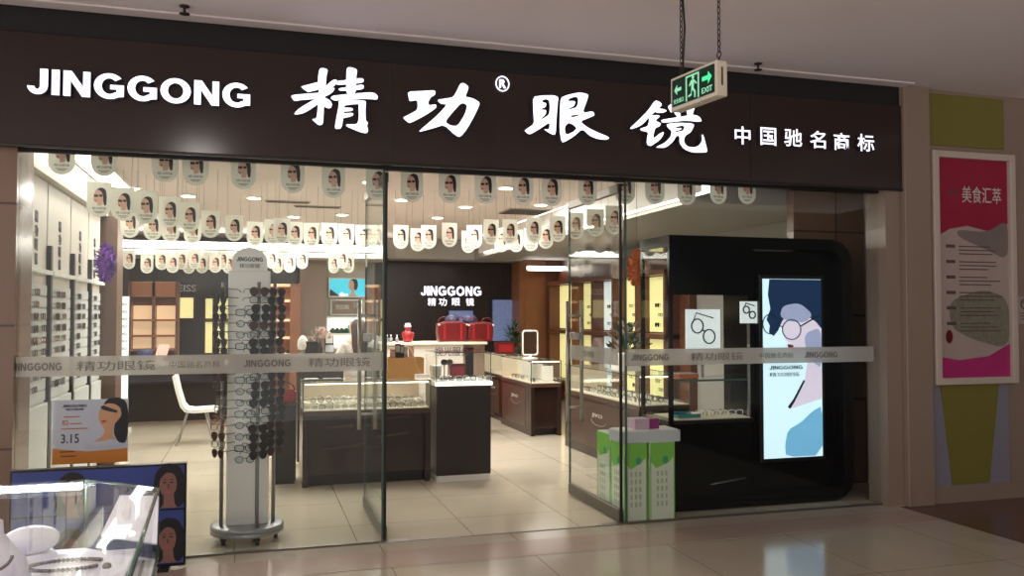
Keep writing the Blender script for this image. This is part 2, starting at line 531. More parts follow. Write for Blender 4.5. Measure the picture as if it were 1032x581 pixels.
def rrect(x0, x1, y0, y1, r, n=5, corners=(1, 1, 1, 1)):
    """rounded rectangle; corners = bottom-left, bottom-right, top-right, top-left"""
    out = []
    for (cx, cy, a0, k) in ((x0+r, y0+r, PI, 0), (x1-r, y0+r, 1.5*PI, 1), (x1-r, y1-r, 0, 2), (x0+r, y1-r, .5*PI, 3)):
        if corners[k]:
            out += [(cx+r*math.cos(a0+.5*PI*i/n), cy+r*math.sin(a0+.5*PI*i/n)) for i in range(n+1)]
        else:
            out.append(((x0, x1, x1, x0)[k], (y0, y0, y1, y1)[k]))
    return out
def ell(cx, cy, rx, ry, n=16, a0=0.0, a1=2*PI):
    full = abs(a1-a0-2*PI) < 1e-6
    return [(cx+rx*math.cos(a0+(a1-a0)*i/(n if full else n-1)), cy+ry*math.sin(a0+(a1-a0)*i/(n if full else n-1))) for i in range(n)]

YG = 5.72      # plane of the shop front glass
YS = 5.60      # face of the sign board
HB = 2.50      # underside of the sign / top of glass
ZC = 2.80      # shop ceiling
ZM = 3.33      # mall ceiling
YB = 15.0      # back wall

# ================================================================== STRUCTURE
struct(MB().box(-8, 4.86, -1.2, YG, -.06, 0, 'mall_floor').build('floor'))
struct(MB().box(4.86, 10, -1.2, 5.62, -.06, 0, 'brown_stone').build('floor'))
struct(MB().box(-1.34, 4.86, 5.14, 5.50, 0.0, 0.0015, 'pink_stone').build('trim_1'))
struct(MB().box(-4.2, 5.4, YG, YB+.2, -.06, 0, 'shop_floor').build('floor'))
struct(MB().box(-1.34, 4.8, YG-.012, YG+.012, 0, 0.003, 'dull_steel').build('trim_2'))
struct(MB().box(-8, 10, -1.6, 5.86, ZM, ZM+.1, 'mall_ceiling').build('ceiling'))
# lower soffit of the mall ceiling at the far right and the thin lip along the shop front
struct(MB().box(6.25, 10, 2.0, 5.7, ZM-.10, ZM, 'mall_ceiling').build('trim_3'))
struct(MB().box(-8, 4.95, 5.48, 5.60, ZM-.012, ZM, 'mall_ceiling').build('trim_4', bevel=.004))
struct(MB().box(-4.2, 5.4, 5.86, YB+.2, ZC, ZC+.1, 'shop_ceiling').build('ceiling'))
# shop side walls, back wall
struct(MB().box(-1.80, -1.62, YG+.1, 9.45, 0, ZC, 'shop_wall').build('wall_left'))
struct(MB().box(-4.3, -4.2, 9.45, YB+.2, 0, ZC, 'shop_wall').build('wall_left'))
struct(MB().box(-4.3, -1.62, 9.35, 9.45, 0, ZC, 'shop_wall').build('wall_front'))
struct(MB().box(5.30, 5.42, 5.86, YB+.2, 0, ZC, 'grey_wall').build('wall_right'))
struct(MB().box(-4.2, 5.4, YB, YB+.2, 0, ZC, 'dark_wall').build('wall_back'))
# back wall joints
mb = MB()
for x in (2.95, 3.78, 4.33): mb.box(x-.006, x+.006, YB-.006, YB, 0.1, 2.5, 'sign_edge')
struct(mb.build('trim_5'))
# mall side: left pillar, right wall, sign carrier
struct(MB().box(-3.4, -1.345, 5.66, 6.05, 0, ZM, 'pillar_tile').build('wall_left'))
struct(MB().box(4.78, 10, 5.63, 5.86, 0, ZM, 'mall_wall').build('wall_right'))
struct(MB().box(4.92, 5.17, 5.57, 5.63, 0, ZM, 'mall_wall').build('trim_6', bevel=.006))
struct(MB().box(5.17, 6.10, 5.61, 5.63, 0, .13, 'mall_wall').build('baseboard_right'))
# olive and blue-grey wall panels beside the shop
mb = MB()
mb.box(5.20, 5.965, 5.615, 5.63, 2.88, ZM-.03, 'olive')
struct(mb.build('trim_7'))
mb = MB()
mb.box(5.17, 5.965, 5.615, 5.63, 0.13, 0.96, 'bluegrey')
mb.prism([(5.375, .14), (5.745, .14), (5.865, .955), (5.27, .955)], fy(5.615), 0, .006, 'olive')
struct(mb.build('trim_8'))
# brown tiled return wall behind the black display stand
struct(MB().box(4.56, 5.30, 6.52, 6.62, 0, ZC, 'brown_tile').build('wall_right'))
# black recess over the sign
struct(MB().box(-8, 4.97, 5.70, 5.86, HB, ZM, 'black_recess').build('trim_9'))
struct(MB().box(-8, 5.0, 5.622, 5.69, 3.175, ZM, 'black_recess').build('trim_21'))
# bulkheads in the shop
struct(MB().box(-1.62, -1.42, YG+.1, 9.45, 2.50, ZC, 'shop_wall').build('trim_10'))
struct(MB().box(3.62, 5.30, 6.62, 14.4, 2.48, ZC, 'grey_wall').build('trim_11'))
struct(MB().box(-4.2, 2.05, 13.95, YB, 2.42, 2.60, 'shop_wall').build('trim_12'))
struct(MB().box(2.05, 4.50, 14.3, YB, 2.46, ZC, 'grey_wall').build('trim_13'))
struct(MB().box(1.15, 2.0, 14.93, YB, 0, 2.42, 'shop_wall').build('trim_20'))
# brown column at the end of the left display, taupe and wooden columns at the back
struct(MB().box(-1.62, -1.33, 9.45, 9.85, 0, 2.5, 'column_brown').build('trim_14'))
struct(MB().box(.72, 1.15, 14.55, YB, 0, 2.55, 'taupe').build('trim_15'))
mb = MB().box(4.50, 5.30, 14.5, YB, 0, 2.48, 'wood')
mb.box(4.60, 4.86, 14.485, 14.5, 0.0, 1.92, 'wood')
mb.box(4.98, 5.30, 14.485, 14.5, 0.0, 2.48, 'dark_wood')
struct(mb.build('trim_16', bevel=.006))

# ceiling cove lights (things that give light)
def cove(label, x0, x1, y0, y1, z0, z1):
    t = thing('cove_light', label, 'light', ((x0+x1)/2, (y0+y1)/2, z0))
    MB(t.location).box(x0, x1, y0, y1, z0, z1, 'cove').build('diffuser', t)
    a = MB(t.location)
    if x1-x0 > y1-y0:
        a.box(x0, x1, y1, y1+.012, z0-.02, z1, 'white')
    else:
        a.box(x0-.012, x0, y0, y1, z0-.02, z1, 'white'); a.box(x1, x1+.012, y0, y1, z0-.02, z1, 'white')
    a.build('trim', t)
cove('long bright ceiling cove light above the white left display wall', -1.40, -1.18, 5.9, 13.6, ZC-.03, ZC)
cove('long bright ceiling cove light along the right side of the shop', 3.53, 3.61, 6.3, 13.6, 2.54, ZC-.01)
cove('bright horizontal cove strip above the dark fascia at the back left', -3.6, 2.0, 13.80, 13.95, 2.52, 2.62)
cove('short bright light bar high at the back right over the lit shelves', 4.55, 5.25, 14.15, 14.22, 2.30, 2.36)

# downlights
def downlight(u, v, label, big=1.0):
    p = at(u, v, 2, ZC)
    t = thing('downlight', label, 'light', (p.x, p.y, ZC), 0, 'shop ceiling downlights')
    MB().lathe([(.085*big, -.012), (.10*big, -.006), (.10*big, 0)], (0, 0, 0), 'white', 20).build('ring', t)
    MB().lathe([(.07*big, -.016), (.07*big, -.011)], (0, 0, 0), 'lamp_disc', 20).build('lamp', t)
    ld = bpy.data.lights.new('downlight_beam', 'AREA')
    ld.shape = 'DISK'; ld.size = .13*big; ld.energy = SHOP_LAMP_W
    ld.color = (1.0, 0.95, 0.89)
    lo = bpy.data.objects.new('beam', ld); COL.objects.link(lo); lo.parent = t
    lo.location = (0, 0, -.02)
for u, v, s in [(45, 164, 'leftmost one near the front, over the white display wall'), (76, 187, 'second one over the white display wall'),
                (133, 189, 'behind the left glass, under the third front tag'), (190, 197, 'left of the tall rack, beneath the front tags'),
                (256, 199, 'above the tall rack'), (373, 183, 'close to the left door leaf'), (345, 216, 'small one right of the rack, toward the back'),
                (405, 201, 'just inside the open doorway at its left'), (441, 219, 'small and far one in the doorway, left'), (469, 208, 'in the middle of the doorway ceiling'),
                (510, 189, 'nearest one in the doorway, between two tags'), (545, 206, 'right part of the doorway'), (296, 218, 'far one over the central counter')]:
    downlight(u, v, 'round recessed ceiling downlight, ' + s)

def vent(u, v, w, d, label):
    p = at(u, v, 2, ZC)
    t = thing('ceiling_vent', label, 'vent', (p.x, p.y, ZC))
    MB().box(-w/2, w/2, -d/2, d/2, -.012, 0, 'vent').build('frame', t, bevel=.003)
    a = MB()
    n = max(2, int(d/.05))
    for i in range(n):
        y = -d/2+d*(i+.5)/n
        a.box(-w/2+.02, w/2-.02, y-.012, y+.012, -.018, -.010, 'vent_dark')
    a.build('slats', t)
vent(290, 203, .50, .10, 'narrow slot ceiling vent left of center, nearer of two')
vent(320, 208, .55, .10, 'narrow slot ceiling vent beside the nearer slot, slightly farther')
vent(529, 213, .55, .5, 'square ceiling vent near the right end of the doorway')

# mall ceiling lamps behind the camera, sprinkler heads
for i, ((x, y), w) in enumerate(MALL_LAMPS):
    t = thing('ceiling_lamp', 'round mall ceiling lamp outside the shop, the ' + nth(i) + ' one', 'light', (x, y, ZM))
    MB().lathe([(.20, -.02), (.24, -.012), (.24, 0)], (0, 0, 0), 'white', 24).build('ring', t)
    MB().lathe([(.18, -.026), (.18, -.018)], (0, 0, 0), 'lamp_disc', 24).build('lamp', t)
    ld = bpy.data.lights.new('lamp_beam', 'AREA'); ld.shape = 'DISK'; ld.size = .36; ld.energy = w; ld.color = (1.0, .90, .84)
    lo = bpy.data.objects.new('beam', ld); COL.objects.link(lo); lo.parent = t; lo.location = (0, 0, -.03)
for u, v, s in ((764, 64, 'right of the exit sign'), (186, 6, 'above the left lettering')):
    p = at(u, v, 2, ZM)
    a = MB().lathe([(.012, -.055), (.03, -.05), (.03, -.045), (.008, -.043), (.008, -.012), (.028, -.008), (.03, 0)], (0, 0, 0), 'chain', 14)
    tag(a.build('sprinkler_head', loc=(p.x, p.y, ZM)), 'small dark sprinkler head on the mall ceiling ' + s, 'sprinkler')

# ================================================================== SHOP SIGN
sign = thing('shop_sign', 'long dark brown shop sign board with glowing white lettering above the entrance', 'sign', (1.8, YS, HB))
so = sign.location
MB(so).box(-4.0, 5.0, YS, 5.69, HB, 3.17, 'sign_board').build('board', sign, bevel=.006)
mb = MB(so)
for x in (.86, 3.55): mb.box(x-.004, x+.004, YS-.002, YS, HB, 3.17, 'sign_edge')
mb.box(-4.0, 5.0, YS-.012, YS+.02, HB-.012, HB, 'sign_edge')
mb.build('trim', sign)
SF = lambda u, v: (lambda p: (p.x, p.z))(at(u, v, 1, YS-.05))
def sign_text(body, u0, v0, u1, v1, h, bold, name='lettering', m='letter'):
    """one word whose foot runs from (u0, v0) to (u1, v1)"""
    a, b = SF(u0, v0), SF(u1, v1)
    mb = MB(so)
    mb.text(body, a[0], (a[1]+b[1])/2, h, fy(YS), m, w=b[0]-a[0], d0=.0, d1=.05, bold=bold, side='letter_side')
    mb.build(name, sign)
sign_text('JINGGONG', 27, 95, 252, 108, .150, .024)
for ch, (ua, va, ub, vb) in zip('中国驰名商标', [(742, 144, 758, 144), (768, 145, 784, 145), (792, 146, 810, 146), (818, 148, 834, 148), (842, 150, 858, 150), (866, 151, 883, 151)]):
    a, b = SF(ua, va), SF(ub, vb)
    mb = MB(so); mb.text(ch, a[0], a[1]-.005, .135, fy(YS), 'letter_small', w=b[0]-a[0], d1=.03, bold=.012, side='letter_side')
    mb.build('character', sign)
BRUSH = {}
BRUSH[(290, 64, 7.64)] = [
 [[(245,38),(275,35),(310,48),(298,90),(290,200),(280,300),(273,440),(268,470),(240,478),(190,435),(190,428),(222,425),(232,340),(240,220),(232,110)]],
 [[(98,180),(130,170),(200,152),(246,140),(245,200),(165,220),(150,218)]],
 [[(22,248),(60,240),(160,232),(250,225),(330,195),(365,185),(345,225),(260,270),(160,278),(100,282),(50,292)]],
 [[(48,385),(90,345),(180,290),(250,255),(250,300),(180,350),(120,385),(60,395)]],
 [[(288,180),(330,140),(360,122),(385,132),(370,160),(330,200),(288,230)]],
 [[(272,258),(320,280),(342,310),(335,340),(315,348),(274,330)]],
 [[(455,30),(490,30),(535,45),(528,100),(522,240),(450,240),(450,120)]],
 [[(380,135),(450,128),(560,112),(585,120),(582,148),(480,160),(400,165),(365,160)]],
 [[(388,192),(480,180),(565,162),(588,170),(580,200),(480,208),(400,212)]],
 [[(340,250),(420,240),(550,228),(660,222),(695,250),(690,280),(640,275),(540,272),(440,280),(360,288),(330,270)]],
 [[(395,285),(440,280),(430,400),(415,500),(370,506),(362,490),(378,400),(392,330)]],
 [[(395,285),(500,278),(602,286),(600,320),(520,312),(430,325),(400,320)]],
 [[(545,300),(602,292),(598,360),(600,440),(618,455),(610,480),(620,520),(605,540),(560,530),(450,485),(450,468),(535,470),(548,420)]],
 [[(420,340),(500,342),(500,366),(420,372)]],
 [[(415,384),(508,380),(500,405),(415,425)]]]
BRUSH[(400, 74, 8.3)] = [
 [[(90,152),(200,148),(320,140),(322,178),(282,200),(262,240),(265,268),(330,258),(328,290),(240,350),(110,418),(85,405),(48,370),(100,345),(165,310),(175,280),(170,222),(110,235),(100,215)]],
 [[(340,220),(400,212),(470,200),(500,150),(530,85),(560,80),(600,110),(590,150),(570,195),(640,210),(695,245),(680,290),(640,370),(590,460),(530,535),(490,520),(395,430),(320,455),(190,490),(188,480),(270,410),(350,340),(420,260),(370,255),(350,240)],
  [(530,255),(560,248),(590,270),(570,340),(510,440),(450,438),(402,405),(470,320)]]]
BRUSH[(525, 88, 9.37)] = [
 [[(112,90),(200,78),(310,75),(355,95),(348,140),(335,300),(328,450),(290,445),(225,405),(222,395),(268,400),(272,330),(190,385),(90,445),(65,440),(32,410),(60,390),(125,345),(118,250)],
  [(200,125),(235,110),(268,125),(274,200),(264,262),(190,305),(190,295),(235,255),(240,215),(195,212),(190,205),(235,185),(240,150),(205,142)]],
 [[(375,100),(430,75),(540,50),(600,55),(638,72),(625,120),(580,245),(680,225),(698,265),(640,290),(560,322),(620,375),(720,425),(820,465),(835,485),(800,498),(720,488),(650,460),(580,392),(500,465),(400,525),(380,505),(365,400),(368,220)],
  [(440,130),(460,105),(510,88),(540,100),(540,150),(525,190),(450,212),(450,203),(505,175),(515,130)],
  [(465,275),(480,265),(560,255),(560,262),(490,285)],
  [(415,370),(450,335),(490,350),(528,385),(500,420),(430,450),(415,420)]]]
BRUSH[(630, 90, 8.3)] = [
 [[(40,325),(100,270),(190,180),(250,92),(290,105),(310,130),(272,172),(220,215),(150,290),(110,315),(50,335)]],
 [[(272,160),(320,165),(352,180),(320,198),(250,196)]],
 [[(200,222),(280,215),(290,230),(250,262),(300,285),(290,310),(250,325),(235,395),(242,410),(290,370),(325,355),(320,380),(290,425),(220,475),(190,470),(180,450),(185,400),(195,360),(130,345),(125,330),(190,310),(200,270)]],
 [[(310,255),(400,240),(500,225),(545,208),(620,225),(645,270),(600,272),(500,262),(400,275),(310,280),(300,265)]],
 [[(355,145),(390,120),(440,150),(470,230),(440,240),(400,180),(385,200)]],
 [[(500,110),(545,100),(590,130),(560,225),(525,235)]],
 [[(345,290),(450,280),(560,285),(580,300),(550,360),(500,390),(490,440),(520,480),(580,488),(620,470),(645,430),(640,380),(655,382),(690,520),(670,530),(560,530),(490,500),(455,450),(455,390),(430,390),(400,440),(340,490),(260,490),(265,480),(330,450),(380,400),(390,350),(355,320)],
  [(420,318),(480,302),(500,320),(480,350),(420,358),(418,350),(465,340),(475,325),(420,325)]]]
for (ou, ov, k), strokes in BRUSH.items():
    mb = MB(so)
    for loops in strokes:
        vs, fs = curve_geo([[SF(ou+x/k, ov+y/k) for x, y in smooth_loop(lp, 1)] for lp in loops])
        # keep the winding so the face looks out of the board
        if fs:
            a, b, c = (vs[i] for i in fs[0][:3])
            if (b[0]-a[0])*(c[1]-a[1])-(b[1]-a[1])*(c[0]-a[0]) < 0: fs = [tuple(reversed(f)) for f in fs]
        mb.sheet(vs, fs, fy(YS), 0, .05, 'letter', 'letter_side')
    mb.build('character', sign)
c = SF(508, 83)
mb = MB(so)
mb.tube([(c[0]+.046*math.cos(a*PI/12), YS-.012, c[1]+.05*math.sin(a*PI/12)) for a in range(24)], .0045, 'letter_small', 6, closed=True)
mb.text('R', c[0]-.02, c[1]-.028, .056, fy(YS), 'letter_small', d1=.02)
mb.build('registered_mark', sign)

# ================================================================== SHOP FRONT GLASS
def pane_box(mb, x0, x1, y0, y1, z0, z1): return mb.box(x0, x1, y0, y1, z0, z1, 'glass')
BAND0, BAND1 = 1.135, 1.255
def band(words, tf, u0, u1, parent, org):
    mb = MB(org)
    mb.prism([(u0, BAND0), (u1, BAND0), (u1, BAND1), (u0, BAND1)], tf, .001, .0025, 'film')
    f = mb.build('frosted_band', parent)
    mb = MB(org)
    for body, a, w, h in words:
        mb.text(body, a, BAND0+(BAND1-BAND0-h)/2, h, tf, 'film_text', w=w, d0=.0028, d1=.004, bold=.004)
    mb.build('band_lettering', f)
o = struct(pane_box(MB(), -1.345, .825, YG-.006, YG+.006, .01, HB).build('window_1'))
band([('JINGGONG', -1.50+.14, .26, .045), ('精功眼镜', -1.02, .44, .06), ('中国驰名商标', -.50, .30, .042), ('JINGGONG', -.06, .29, .045), ('精功眼镜', .34, .40, .06)],
     fy(YG-.006), -1.345, .825, o, (0, 0, 0))
o = struct(pane_box(MB(), 2.575, 4.78, YG-.006, YG+.006, .01, HB).build('window_2'))
band([('JINGGONG', 2.62, .30, .045), ('精功眼镜', 3.10, .44, .06), ('中国驰名商标', 3.68, .30, .042), ('JINGGONG', 4.08, .30, .045)],
     fy(YG-.006), 2.575, 4.72, o, (0, 0, 0))
mb = MB().box(-1.345, .83, YG-.014, YG+.014, 0, .012, 'dull_steel').box(-1.345, .83, YG-.016, YG+.016, HB-.022, HB, 'sign_edge')
mb.box(.818, .83, YG-.008, YG+.008, .012, HB, 'glass_edge')
struct(mb.build('trim_17'))
mb = MB().box(2.57, 4.78, YG-.014, YG+.014, 0, .012, 'dull_steel').box(2.57, 4.78, YG-.016, YG+.016, HB-.022, HB, 'sign_edge')
mb.box(2.575, 2.587, YG-.008, YG+.008, .012, HB, 'glass_edge')
struct(mb.build('trim_18'))
# header rail over the doorway
struct(MB().box(.83, 2.57, YG-.02, YG+.02, HB-.03, HB, 'sign_edge').build('trim_19'))

def door(idx, xh, label):
    """frameless glass leaf swung 90 degrees into the shop"""
    y0, y1 = YG+.04, YG+1.08
    o = struct(pane_box(MB(), xh-.006, xh+.006, y0, y1, .09, HB-.09).build('door_%d' % idx))
    MB().box(xh-.018, xh+.018, y0, y1, .012, .095, 'dull_steel').build('bottom_rail', o, bevel=.004)
    MB().box(xh-.018, xh+.018, y0, y1, HB-.10, HB-.035, 'dull_steel').build('top_rail', o, bevel=.004)
    MB().box(xh-.010, xh+.010, y0-.012, y0, .012, HB-.035, 'black_gasket').build('edge_strip', o)
    MB().box(xh-.008, xh+.008, y1, y1+.008, .012, HB-.035, 'glass_edge').build('edge_strip', o)
    yh = y1-.11
    mb = MB()
    for s in (-1, 1):
        mb.tube([(xh+s*.062, yh, .62), (xh+s*.062, yh, 1.62)], .015, 'steel', 12)
    for z in (.74, 1.50):
        mb.tube([(xh-.062, yh, z), (xh+.062, yh, z)], .011, 'steel', 10)
    mb.build('pull_handle', o)
    MB().box(xh-.03, xh+.03, yh-.06, yh+.06, 1.30, 1.36, 'steel').build('lock', o, bevel=.004)
    # frosted band on the leaf, read from inside the doorway
    return o
d1 = door(1, .845, '')
d2 = door(2, 2.555, '')
for d, X, s in ((d1, .845, 1), (d2, 2.555, -1)):
    tf = (lambda X, s: (lambda u, v, dd: (X+s*(.006+dd), u, v)))(X, s)
    mb = MB(); mb.prism([(YG+.06, BAND0), (YG+1.06, BAND0), (YG+1.06, BAND1), (YG+.06, BAND1)], tf, .001, .0025, 'film')
    f = mb.build('frosted_band', d)
    if s == -1:
        tf2 = lambda u, v, dd: (X-.006-dd, YG+1.06-u, v)
        mb = MB(); mb.text('精功眼镜', .32, BAND0+.035, .05, tf2, 'film_text', d0=.0028, d1=.004)
        mb.build('band_lettering', f)
# floor springs at the pivots
for x, s in ((.90, 'left'), (2.48, 'right')):
    mb = MB((x, YG+.01, 0)).box(x-.10, x+.10, YG-.02, YG+.05, 0, .006, 'steel')
    tag(mb.build('floor_hinge_plate', bevel=.002), 'steel floor hinge plate at the foot of the %s glass door' % s, 'hinge')

# ================================================================== EXIT SIGN
ex0, ex1 = Vector((1.973, 3.823)), Vector((2.022, 3.464))
L = (ex1-ex0).length
ez = at(677, 80, 1, ex0.y).z
EH = .165
ang = math.atan2((ex1-ex0).x, -(ex1-ex0).y)        # turn so that local -Y runs to the near end
es = thing('exit_sign', 'green lit emergency exit sign box hanging on chains in front of the shop sign', 'sign', (ex0.x, ex0.y, ez-EH), ang)
MB().box(0, .062, -L, 0, 0, EH, 'exit_body').build('housing', es, bevel=.005)
etf = lambda u, v, d: (-d, -u, v)
mb = MB().prism(rrect(.016, L-.014, .018, EH-.014, .006, 3), etf, 0, .002, 'exit_dark')
fp = mb.build('face_panel', es)
mb = MB()
cz = EH/2
mb.prism([(.035, cz+.014), (.058, cz+.038), (.058, cz+.022), (.092, cz+.022), (.092, cz+.006), (.058, cz+.006), (.058, cz-.010)], etf, .002, .0035, 'exit_green')
mb.prism([(L-.034, cz+.016), (L-.060, cz+.044), (L-.060, cz+.026), (L-.105, cz+.026), (L-.105, cz+.006), (L-.060, cz+.006), (L-.060, cz-.014)], etf, .002, .0035, 'exit_bright')
mb.text('EXIT', L-.108, .030, .026, etf, 'exit_green', w=.078, d0=.002, d1=.0035, bold=.006)
mb.text('安全出口', .030, .030, .024, etf, 'exit_green', w=.080, d0=.002, d1=.0035)
# door frame and running figure
a, b = L/2-.052, L/2+.052
for u0, u1, v0, v1 in ((a, a+.009, .022, EH-.022), (b-.009, b, .022, EH-.022), (a, b, EH-.030, EH-.022)):
    mb.prism([(u0, v0), (u1, v0), (u1, v1), (u0, v1)], etf, .002, .0035, 'exit_green')
mb.prism(ell(L/2+.006, cz+.044, .009, .009, 12), etf, .0022, .0038, 'exit_green')
for pts in ([(-.012, .034), (.012, .032), (.006, -.006), (-.010, -.006)], [(.010, .032), (.032, .012), (.030, .006), (.006, .022)], [(-.012, .034), (-.030, .012), (-.026, .006), (-.006, .022)],
            [(-.010, -.004), (.004, -.004), (.022, -.026), (.020, -.054), (.012, -.054), (.012, -.030)], [(-.010, -.004), (.002, -.006), (-.014, -.030), (-.036, -.036), (-.036, -.044), (-.010, -.040)]):
    mb.prism([(L/2+.004+x, cz+z) for x, z in pts], etf, .0022, .0038, 'exit_green')
mb.build('pictogram', fp)
MB().box(.026, .036, -L-.0015, -L, .05, .135, 'ink').build('rating_label', es)
for q, u in enumerate((.05, L-.02)):
    mb = MB()
    ztop = ZM-(ez-EH)
    mb.tube([(.03, -u, EH), (.03, -u, EH+.02)], .004, 'chain', 8)
    mb.tube([(.03, -u+.014*math.cos(k*PI/8), EH+.032+.014*math.sin(k*PI/8)) for k in range(16)], .0028, 'chain', 6, closed=True)
    z = EH+.058; k = 0
    while z < ztop-.01:
        ax = k % 2
        pts = [((.03+(.007*math.cos(t*PI/5) if ax else 0)), (-u+(0 if ax else .007*math.cos(t*PI/5))), z+.016*math.sin(t*PI/5)) for t in range(10)]
        mb.tube(pts, .0026, 'chain', 5, closed=True)
        z += .026; k += 1
    if q == 0:
        mb.tube([(.035, -u, EH), (.048, -u-.004, EH+.25), (.040, -u+.01, EH+.5), (.032, -u, ztop)], .0055, 'chain', 8)
    mb.build('chain', es)

# ================================================================== RIGHT WALL POSTER, NOTICE
pf = thing('framed_poster', 'tall framed red and grey food directory poster on the beige wall right of the shop', 'poster', (5.62, 5.61, .95))
mb = MB(pf.location)
x0, x1, z0, z1 = 5.195, 6.03, .945, 2.83
for b in ((x0, x0+.06, z0, z1), (x1-.06, x1, z0, z1), (x0+.06, x1-.06, z0, z0+.055), (x0+.06, x1-.06, z1-.055, z1)):
    mb.box(b[0], b[1], 5.565, 5.61, b[2], b[3], 'poster_frame')
mb.build('frame', pf, bevel=.006)
mb = MB(pf.location)
pt = fy(5.60)
X0, X1 = x0+.06, x1-.06
mb.prism([(X0, z0+.05), (X1, z0+.05), (X1, z1-.05), (X0, z1-.05)], pt, -.008, 0, 'poster_paper')
mb.prism([(X0, 2.775), (X0, 2.14), (X0+.12, 2.20), (X0+.3, 2.23), (X0+.52, 2.19), (X1, 2.26), (X1, 2.775)], pt, 0, .002, 'poster_red')
mb.prism(smooth_loop([(X0+.2, 2.20), (X0+.5, 2.18), (X1, 2.3), (X1, 1.95), (X1-.25, 2.05), (X0+.2, 2.14)], 2), pt, .0004, .0024, 'poster_grey')
mb.prism(smooth_loop([(X0+.10, 1.62), (X0+.45, 1.72), (X1, 1.64), (X1, 1.22), (X0+.35, 1.3), (X0+.12, 1.4)], 2), pt, .0002, .0018, 'poster_green')
mb.prism([(X0, 1.0), (X1, 1.0), (X1, 1.27), (X0+.5, 1.17), (X0+.2, 1.14), (X0, 1.17)], pt, 0, .002, 'poster_pink')
mb.prism(ell(X0+.10, 1.33, .035, .055, 14), pt, .002, .003, 'dark_red')
sh = mb.build('sheet', pf)
mb = MB(pf.location)
mb.text('美食汇萃', X0+.25, 2.42, .135, pt, 'card_white', w=.40, d0=.002, d1=.004, bold=.004)
mb.text('美食', X0+.10, 2.47, .06, pt, 'ink', w=.12, d0=.002, d1=.004)
mb.build('title', sh)
mb = MB(pf.location)
z = 2.06
rnd = random.Random(3)
while z > 1.42:
    mb.box(X0+.08, X0+.17, 5.596, 5.598, z-.012, z+.014, 'ink')
    for k in range(3):
        mb.box(X0+.21, X0+.21+rnd.uniform(.28, .44), 5.596, 5.598, z-.03*k-.003, z-.03*k+.005, 'ink')
    z -= .125
mb.build('small_print', sh)
nt_ = thing('wall_notice', 'small pale notice with a round symbol on the beige wall right of the framed poster', 'notice', (6.16, 5.63, 1.5))
MB(nt_.location).box(6.07, 6.26, 5.615, 5.63, 1.43, 1.66, 'poster_paper').build('plate', nt_, bevel=.002)
mb = MB(nt_.location)
mb.tube([(6.15+.04*math.cos(k*PI/10), 5.613, 1.595+.04*math.sin(k*PI/10)) for k in range(20)], .005, 'ink', 6, closed=True)
mb.tube([(6.122, 5.613, 1.623), (6.178, 5.613, 1.567)], .004, 'ink', 6)
for z in (1.52, 1.495, 1.47): mb.box(6.105, 6.24, 5.613, 5.615, z-.004, z+.004, 'ink')
mb.build('symbol', nt_)

# ================================================================== EYEWEAR PROTOTYPES
def eyewear_mesh(frame, lens, shape, w=.140, h=.042, folded=False):
    """lens plane faces -Y, temples run to +Y; origin at the bridge"""
    mb = MB()
    rw = w*.40/2*1.06
    for sgn in (-1, 1):
        cx = sgn*w*.245
        if shape == 'round': loop = [(cx+rw*.86*math.cos(k*PI/7), h*.52*math.sin(k*PI/7)) for k in range(14)]
        elif shape == 'aviator': loop = [(cx+rw*(1-.12*(math.sin(k*PI/7) < 0))*math.cos(k*PI/7), h*(.5 if math.sin(k*PI/7) > 0 else .66)*math.sin(k*PI/7)) for k in range(14)]
        else: loop = rrect(cx-rw, cx+rw, -h/2, h/2, h*.36, 3)
        mb.tube([(x, 0, z) for x, z in loop], .0026, frame, 5, closed=True)
        mb.prism([(x*.985+cx*.015, z*.97) for x, z in loop], fy(0), -.0008, .0008, lens)
        xe = sgn*w*.49
        ye = .055 if folded else .125
        mb.tube([(cx+sgn*rw*.95, 0, h*.25), (xe, .006, h*.30), (xe, ye*.72, h*.28), (xe*.97, ye, h*-.15)], [.0022, .0026, .0022, .0026], frame, 5)
    mb.tube([(-w*.06, 0, h*.18), (0, -.003, h*.28), (w*.06, 0, h*.18)], .0024, frame, 5)
    me = mb.build('eyeglasses')
    return me
EW = {}
def eyewear(kind, loc, rz, label, group, rx=0.0, sc=1.0):
    spec = {'black': ('frame_black', 'lens_clear', 'rect', 'eyeglasses'), 'brown': ('frame_brown', 'lens_clear', 'rect', 'eyeglasses'),
            'metal': ('frame_metal', 'lens_clear', 'round', 'eyeglasses'), 'red': ('frame_red', 'lens_clear', 'rect', 'eyeglasses'),
            'sun': ('frame_black', 'lens_dark', 'aviator', 'sunglasses'), 'sunbrown': ('frame_brown', 'lens_brown', 'aviator', 'sunglasses'),
            'white': ('white', 'lens_clear', 'rect', 'eyeglasses')}[kind]
    if kind not in EW:
        EW[kind] = eyewear_mesh(*spec[:3], h=.05 if 'sun' in kind else .042)
        o = EW[kind]
    else:
        o = EW[kind].copy(); COL.objects.link(o)
    o.name = spec[3]
    o.location = loc; o.rotation_euler = (rx, 0, rz); o.scale = (sc, sc, sc)
    tag(o, label, spec[3], group)
    return o
KN = {'black': 'black framed eyeglasses', 'brown': 'brown framed eyeglasses', 'metal': 'thin metal framed eyeglasses', 'red': 'red framed eyeglasses',
      'sun': 'black dark-lensed sunglasses', 'sunbrown': 'brown tinted sunglasses', 'white': 'white framed eyeglasses'}

